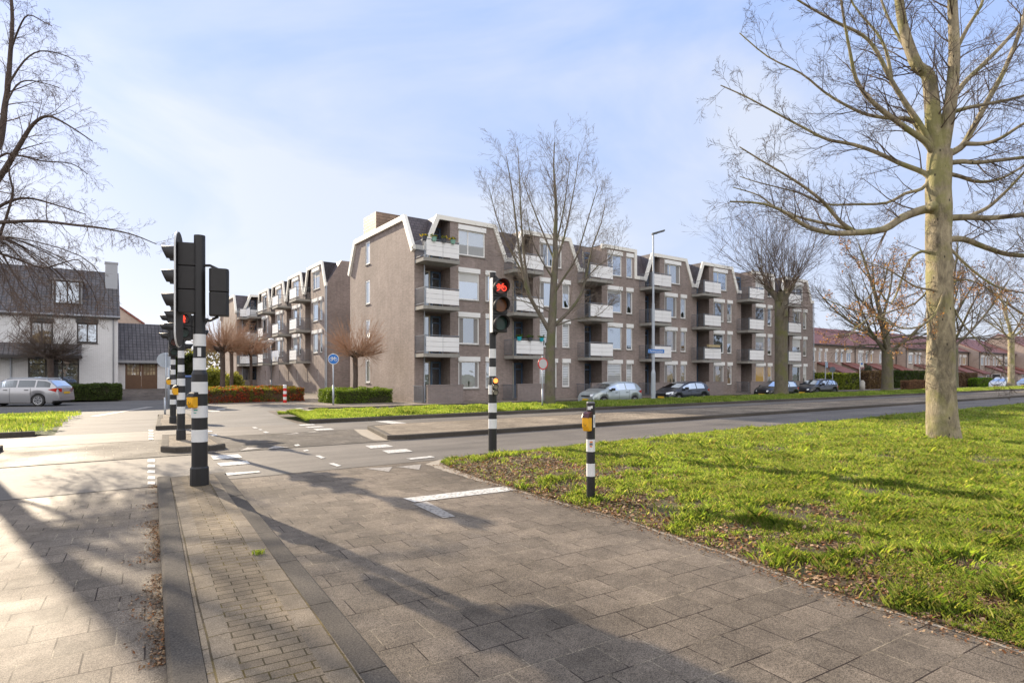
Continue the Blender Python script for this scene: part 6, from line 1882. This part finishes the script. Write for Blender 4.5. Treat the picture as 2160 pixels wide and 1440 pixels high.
# cloth over a balcony of the rear block, wooden box, potted palm
t = thing("bed_sheet", "white sheet hung over a first floor balcony of the rear apartment building", "sheet", (0, 0, 0))
b = MB()
yy0, yy1 = 61.4, 58.6
for i in range(14):
    for j in range(6):
        def pp(i, j):
            y = yy0 + (yy1 - yy0) * i / 14; drop = .75 + .22 * math.sin(i * 1.3)
            return (15.6 - 1.30 - .03 * math.sin(i * 1.7 + j * .4) - .02 * j / 6, y, 3.98 - drop * j / 6)
        b.poly([pp(i, j), pp(i + 1, j), pp(i + 1, j + 1), pp(i, j + 1)])
b.build("cloth", plain("cloth_white", (.72, .75, .82), .8), t)
t = thing("planter_box", "yellowish wooden planter on a first floor balcony rail, fifth balcony column", "planter", (15.25 + 4 * 6.36 + 1.2, by_ - .05, 2.85 + 1.08))
b = MB(); b.box(-.75, .75, -.1, .1, 0, .17); b.box(-.78, .78, -.12, .12, .15, .19); b.build("box", plain("wood_yellow", (.50, .40, .22), .6), t)

# ---------------------------------------------------------------- cars
def car(name, label, loc, rz, L, W, H, body_c, top, belt, cab, wheels, wr=.31, dark_low=False, plate_front=True, rails=False, rim_m=None, rough=.28, metal=.5, rear_plate=True, suv=False, light_rear=(.5, .03, .02), gl=None):
    """local +X is the nose. top: [(x,z)] silhouette over the whole length; belt: z of the waist line at rear/front; cab: side-window x ranges"""
    t = thing(name, label, "car", loc, rz)
    pm = NT("car_paint_" + name + str(len(MATS))); MATS[pm.m.name] = pm.m
    pm.b.inputs['Base Color'].default_value = rgb(body_c); pm.b.inputs['Metallic'].default_value = metal
    pm.b.inputs['Roughness'].default_value = rough; pm.b.inputs['Coat Weight'].default_value = .6; pm.b.inputs['Coat Roughness'].default_value = .05
    topx = [p[0] for p in top]; topz = [p[1] for p in top]
    xw = sorted(wheels); cl = .19 if not suv else .24
    st = list(np.linspace(-L / 2, L / 2, 61))
    for wx in wheels: st += [wx - wr * 1.16, wx + wr * 1.16]
    for c_ in cab: st += list(c_[:2])
    st = sorted(set(round(float(x), 4) for x in st))
    zt = lambda x: float(np.interp(x, topx, topz))
    zb = lambda x: max([cl + .05 * (abs(x) > L / 2 - .25) * 2] + [math.sqrt(max(0, (wr * 1.16) ** 2 - (x - wx) ** 2)) + wr * .98 for wx in wheels if abs(x - wx) < wr * 1.16])
    bl = lambda x: belt[0] + (belt[1] - belt[0]) * (x + L / 2) / L
    def hw(x):
        e = (abs(x) - (L / 2 - .75)) / .75
        return W / 2 * (1 - .20 * max(0, e) ** 2.2)
    rows = []
    for x in st:
        h = hw(x); T_ = zt(x); B_ = zb(x); Z = min(bl(x), T_ - .02)
        B2 = min(B_, Z - .08)
        k = max(0, min(1, (T_ - Z - .03) / .42))           # 0 bonnet, 1 full cabin
        ys = [h * .93, h * .985, h * 1.0, h * .985, h * .95]
        zs = [B2, B2 + (Z - B2) * .18, B2 + (Z - B2) * .55, B2 + (Z - B2) * .88, Z]
        if k < .08: ys += [h * .86, h * .6, 0]; zs += [Z + (T_ - Z) * .55, T_, T_ + .015]
        else: ys += [h * (.95 - .20 * k), h * (.87 - .20 * k), 0]; zs += [T_ - .075 * k - .002, T_ - .01, T_ + .02]
        rows.append([(x, y, z) for y, z in zip(ys, zs)])
    b = MB(); n = len(rows[0]); m = len(rows)
    for side in (1, -1):
        i0 = len(b.v)
        for r_ in rows: b.v += [(p[0], p[1] * side, p[2]) for p in r_]
        for i in range(m - 1):
            for j in range(n - 1):
                q = (i0 + i * n + j, i0 + (i + 1) * n + j, i0 + (i + 1) * n + j + 1, i0 + i * n + j + 1)
                b.f.append(q if side == 1 else q[::-1]); b.mi.append(0)
        for i_, rev in ((0, 0), (m - 1, 1)):
            ring = [i0 + i_ * n + j for j in range(n)] + [None]
            c_ = len(b.v); b.v.append((rows[i_][0][0], 0, rows[i_][0][2]))
            b.f.append(tuple([i0 + i_ * n + j for j in range(n)] + [c_])); b.mi.append(0)
    bo = b.build("body", pm.m, t, smooth=True)
    mo = bo.modifiers.new("weld", 'WELD'); mo.merge_threshold = .0005
    es = bo.modifiers.new("split", 'EDGE_SPLIT'); es.split_angle = R(38)
    # underside, wheel wells
    u = MB(); u.box(-L / 2 + .25, L / 2 - .25, -W / 2 * .88, W / 2 * .88, cl - .02, .55); u.build("underbody", BLACKP, t)
    # windows lie just outside the cabin skin
    def row_at(x):
        i = min(range(len(st)), key=lambda i: abs(st[i] - x)); return rows[i]
    for (xa, xb, la, lb) in cab:      # la, lb: how far the lower corner is pulled for slanted ends
        for side in (1, -1):
            w_ = MB()
            sel = [x for x in st if xa - 1e-6 <= x <= xb + 1e-6]
            for p, q in zip(sel[:-1], sel[1:]):
                a, c_ = row_at(p), row_at(q)
                def lerp(r_, f): return Vector((r_[4][0], r_[4][1] + (r_[5][1] - r_[4][1]) * f, r_[4][2] + (r_[5][2] - r_[4][2]) * f)) + Vector((0, .006, 0))
                v = [lerp(a, .10), lerp(c_, .10), lerp(c_, .93), lerp(a, .93)]
                if v[2].z - v[1].z < .04 and v[3].z - v[0].z < .04: continue
                w_.poly([(k_.x, k_.y * side, k_.z) for k_ in (v if side == 1 else v[::-1])])
            if w_.f: w_.build("window", gl or G_CAR, t)
    # windscreen and rear window follow the steep parts of the silhouette
    def screen(xa, xb, nm):
        w_ = MB(); sel = [x for x in st if xa - 1e-6 <= x <= xb + 1e-6]
        for p, q in zip(sel[:-1], sel[1:]):
            a, c_ = row_at(p), row_at(q)
            up = Vector((.006 if xa > 0 else -.006, 0, .010))
            A1, A2 = Vector(a[6]) * 1, Vector(c_[6]) * 1
            A1.y *= .97; A2.y *= .97
            pts = [A1 + up, A2 + up, Vector((q, 0, c_[7][2])) + up, Vector((p, 0, a[7][2])) + up]
            w_.poly(pts); w_.poly([(v.x, -v.y, v.z) for v in pts[::-1]])
        w_.build(nm, gl or G_CAR, t)
    return t, pm.m, rows, st, screen, hw, zt
def finish_car(C, L, W, wheels, wr, fx, fz, rx, rz_, screens, light=(.75, .78, .8), rim=None, grille=True, plate=True, rails=None, track=None):
    t, pm, rows, st, screen, hw, zt = C
    for (a, e, nm) in screens: screen(a, e, nm)
    rim = rim or plain("rim_silver", (.55, .56, .58), .35, .7)
    for wx in wheels:
        for s_ in (1, -1):
            b = MB(); yo = W / 2 * .985
            b.disc((wx, s_ * (yo - .20), wr), (0, s_, 0), wr, .185, 24); wo = b.build("wheel", BLACKP, t, bevel=.02)
            b = MB(); b.disc((wx, s_ * (yo - .016), wr), (0, s_, 0), wr * .66, .004, 20)
            b.build("hub", MATS["pot_dark"] if "pot_dark" in MATS else BLACK, wo)
            b = MB()
            for k in range(5):
                a = k * 2 * math.pi / 5 + .3
                d = Vector((math.cos(a), 0, math.sin(a))); n_ = Vector((-d.z, 0, d.x))
                for sg in (-1, 1):
                    p = [Vector((wx, s_ * (yo - .010), wr)) + d * r_ + n_ * (o_ + sg * w2) for r_, o_, w2 in ((.04, sg * .012, .0), (wr * .64, sg * .045, -.014), (wr * .64, sg * .045, .014), (.04, sg * .012, .016))]
                    b.prism(p, (0, s_ * .012, 0))
            b.tube([(wx + wr * .65 * math.cos(a), s_ * (yo - .004), wr + wr * .65 * math.sin(a)) for a in [i * math.pi / 12 for i in range(25)]], .014, 4, cap=False)
            b.build("rim", rim, wo)
    hl = plain("headlight_glass", (.72, .75, .78), .15, .3); tl = plain("taillight_red", (.45, .02, .015), .15)
    for s_ in (1, -1):
        b = MB(); e = L / 2
        y0, y1 = hw(e - .28) * 1.0, hw(e - .02) * .58
        b.v = [(e - .50, s_ * (hw(e - .5) + .004), fz + .05), (e - .12, s_ * (hw(e - .12) + .006), fz - .08), (e + .006, s_ * y1, fz - .07), (e - .01, s_ * y1 * 1.0, fz + .03), (e - .28, s_ * (hw(e - .28) * .93), fz + .10)]
        b.f = [(0, 1, 4), (1, 2, 3), (1, 3, 4)]; b.mi = [0, 0, 0]
        b.build("headlight", hl, t)
        b = MB()
        b.v = [(-e + .48, s_ * (hw(-e + .48) + .005), rz_ + .03), (-e + .12, s_ * (hw(-e + .12) + .006), rz_ - .11), (-e - .006, s_ * hw(-e) * .66, rz_ - .10), (-e - .004, s_ * hw(-e) * .66, rz_ + .08), (-e + .10, s_ * (hw(-e + .10) + .006), rz_ + .10)]
        b.f = [(0, 1, 4), (1, 2, 3), (1, 3, 4)]; b.mi = [0, 0, 0]
        b.build("taillight", tl, t)
        b = MB(); mx_ = fx
        b.prism([(mx_ - .1, s_ * (W / 2 - .02), .0 + rows[0][4][2] * 0 + zt(0) * 0 + C[7] if len(C) > 7 else 1.0)] * 3, (0, 0, .01)) if False else None
        zm = screens_z(C) 
        b.box(mx_ - .09, mx_ + .09, min(s_ * (W / 2 - .03), s_ * (W / 2 + .17)), max(s_ * (W / 2 - .03), s_ * (W / 2 + .17)), zm, zm + .14)
        b.build("mirror", BLACKP, t, bevel=.03)
        b = MB()
        for hx in rx: b.box(hx - .09, hx + .09, min(s_ * (W / 2 * .985), s_ * (W / 2 + .022)), max(s_ * (W / 2 * .985), s_ * (W / 2 + .022)), zm - .13, zm - .10)
        b.build("door_handle", pm if light is None else BLACKP, t)
        b = MB()
        for hx in (max(rx) + .80, max(rx) - .20, min(rx) - .20):
            r_ = rows[min(range(len(st)), key=lambda i: abs(st[i] - hx))]
            for p, q in zip(r_[0:4], r_[1:5]):
                o_ = .005
                v = [(hx - .008, s_ * (p[1] + o_), p[2]), (hx + .008, s_ * (p[1] + o_), p[2]), (hx + .008, s_ * (q[1] + o_), q[2]), (hx - .008, s_ * (q[1] + o_), q[2])]
                b.poly(v)
        b.build("door_seam", BLACKP, t)
    if plate:
        b = MB(); b.box(L / 2 - .01, L / 2 + .012, -.26, .26, .38, .49); b.build("licence_plate", plain("plate_yellow", (.80, .50, .04), .45), t)
        b = MB(); b.box(-L / 2 - .012, -L / 2 + .01, -.26, .26, .66, .77); b.build("licence_plate", MATS["plate_yellow"], t)
    b = MB(); b.box(L / 2 - .03, L / 2 + .006, -W * .30, W * .30, .22, .36); b.box(L / 2 - .06, L / 2 + .004, -W * .22, W * .22, fz - .12, fz - .03); b.build("grille", BLACKP, t)
    if rails:
        b = MB()
        for s_ in (1, -1): b.tube([(rails[1], s_ * W * .345, zt(rails[1]) - .01), (rails[1] - .15, s_ * W * .345, zt(rails[1] - .15) + .045), (rails[0] + .15, s_ * W * .345, zt(rails[0] + .15) + .045), (rails[0], s_ * W * .345, zt(rails[0]) - .01)], .018, 6)
        b.build("roof_rail", GALV, t)
    return t
def screens_z(C): return C[2][len(C[2]) // 2][4][2] + .02
def ydepth_pos(px, y): return Vector((UX(px, y), y, 0))

# silver estate, left, seen from its rear right... nose to the left and away
hatch = lambda H: [(-1.95, .55), (-1.93, .80), (-1.86, .98), (-1.45, H - .10), (-1.1, H - .01), (-.5, H), (.1, H - .03), (.45, H - .12), (1.12, 1.0), (1.5, .90), (1.85, .76), (1.95, .58)]
est = [(-2.28, .50), (-2.27, .74), (-2.18, 1.0), (-1.80, 1.36), (-1.62, 1.44), (-1.0, 1.485), (-.1, 1.49), (.35, 1.44), (1.15, 1.02), (1.6, .93), (2.05, .78), (2.27, .60), (2.28, .5)]
C = car("estate_car", "silver estate car parked at the left in front of the white house", (0, 0, 0), 0, 4.56, 1.80, 1.49, (.42, .42, .44), est, (.98, .95), [(-1.88, -1.22, 0, 0), (-1.14, -.34, 0, 0), (-.26, .86, 0, 0)], (-1.33, 1.33), .32)
tC = finish_car(C, 4.56, 1.80, (-1.33, 1.33), .32, .72, .72, (-.78, .22), .86, [(-2.16, -1.76, "rear_window"), (.42, 1.1, "windscreen")], rails=(-1.7, .3))
aE = R(154); pw = G(82, 857); pw.z = 0
# the rear wheel on the near side is at local (-1.33, +.9) for this heading
off = Matrix.Rotation(aE, 3, 'Z') @ Vector((-1.33, .88, 0))
tC.location = (pw - off).x, (pw - off).y, 0
tC.rotation_euler = (0, 0, aE); tC.scale = (.95, .97, .97)

def small_car(name, label, px_nose, y, z, L, W, H, col, silh, belt, cab, wheels, wr, screens, rot=180, **kw):
    C = car(name, label, (0, 0, 0), 0, L, W, H, col, silh, belt, cab, wheels, wr, **kw)
    t = finish_car(C, L, W, wheels, wr, kw.get('mx', .62), .70, (-.55, .28), .86, screens, rim=kw.get('rim_m'))
    x = UX(px_nose, y)
    t.location = (x + L / 2, y + W / 2, z); t.rotation_euler = (0, 0, R(rot))
    return t
sc = [(-1.83, -1.42, "rear_window"), (.45, 1.1, "windscreen")]
cabh = [(-1.32, -.55, 0, 0), (-.47, .80, 0, 0)]
small_car("hatchback_car", "pale silver hatchback parked on the service road left of the street lamp", 1258, 24.3, -.24, 3.9, 1.70, 1.46, (.42, .47, .48), [(-1.95, .55), (-1.94, .82), (-1.88, 1.0), (-1.55, 1.34), (-1.2, 1.44), (-.6, 1.47), (.0, 1.44), (.4, 1.33), (1.2, .99), (1.55, .88), (1.86, .74), (1.95, .56)], (.98, .88), cabh, (-1.22, 1.22), .30, sc, rot=178)
small_car("hatchback_car", "dark grey hatchback parked on the service road right of the street lamp", 1418, 24.2, -.24, 4.0, 1.74, 1.44, (.035, .04, .055), [(-2.0, .55), (-1.98, .80), (-1.9, .98), (-1.62, 1.28), (-1.25, 1.40), (-.6, 1.44), (.0, 1.41), (.4, 1.30), (1.25, .96), (1.6, .84), (1.92, .68), (2.0, .52)], (.96, .86), cabh, (-1.22, 1.27), .30, sc, rot=179)
small_car("compact_car", "black compact car with orange yellow plate behind the mossy tree", 1632, 23.9, -.26, 3.6, 1.68, 1.46, (.012, .012, .014), [(-1.78, .5), (-1.78, .85), (-1.72, 1.02), (-1.52, 1.36), (-1.2, 1.45), (-.5, 1.47), (.1, 1.44), (.4, 1.36), (1.05, 1.0), (1.4, .92), (1.7, .78), (1.79, .58)], (.98, .9), [(-1.38, -.5, 0, 0), (-.42, .76, 0, 0)], (-1.18, 1.2), .29, [(-1.7, -1.45, "rear_window"), (.42, 1.02, "windscreen")], rot=176)
small_car("suv_car", "dark sport utility car parked beyond the black compact", 1716, 24.6, -.26, 4.3, 1.78, 1.54, (.02, .018, .02), [(-2.14, .55), (-2.13, .85), (-2.05, 1.06), (-1.78, 1.36), (-1.4, 1.50), (-.7, 1.55), (.0, 1.52), (.4, 1.42), (1.15, 1.06), (1.6, .98), (2.0, .84), (2.14, .6)], (1.06, .98), [(-1.72, -1.2, 0, 0), (-1.12, -.36, 0, 0), (-.28, .8, 0, 0)], (-1.3, 1.35), .36, [(-2.02, -1.7, "rear_window"), (.42, 1.1, "windscreen")], rot=178, suv=True, rim_m=plain("rim_dark", (.05, .05, .055), .4))
small_car("family_car", "white car parked beside the small tree with sunlit trunk, far right", 2119, 24.5, -.26, 4.3, 1.78, 1.60, (.72, .74, .76), [(-2.14, .55), (-2.13, .85), (-2.08, 1.06), (-1.85, 1.42), (-1.5, 1.56), (-.7, 1.62), (.0, 1.58), (.5, 1.42), (1.35, 1.04), (1.7, .94), (2.05, .78), (2.14, .6)], (1.02, .95), [(-1.78, -1.2, 0, 0), (-1.1, -.3, 0, 0), (-.22, .95, 0, 0)], (-1.3, 1.35), .31, [(-2.05, -1.75, "rear_window"), (.52, 1.3, "windscreen")], rot=180, metal=.0)
small_car("family_car", "blue white car cut off by the right edge of the picture", 2175, 25.0, -.26, 4.2, 1.76, 1.46, (.45, .50, .56), [(-2.1, .55), (-2.09, .82), (-2.0, 1.0), (-1.7, 1.32), (-1.3, 1.44), (-.6, 1.47), (.0, 1.44), (.4, 1.33), (1.25, .99), (1.6, .88), (2.0, .74), (2.1, .56)], (.98, .88), cabh, (-1.25, 1.28), .30, sc, rot=180)
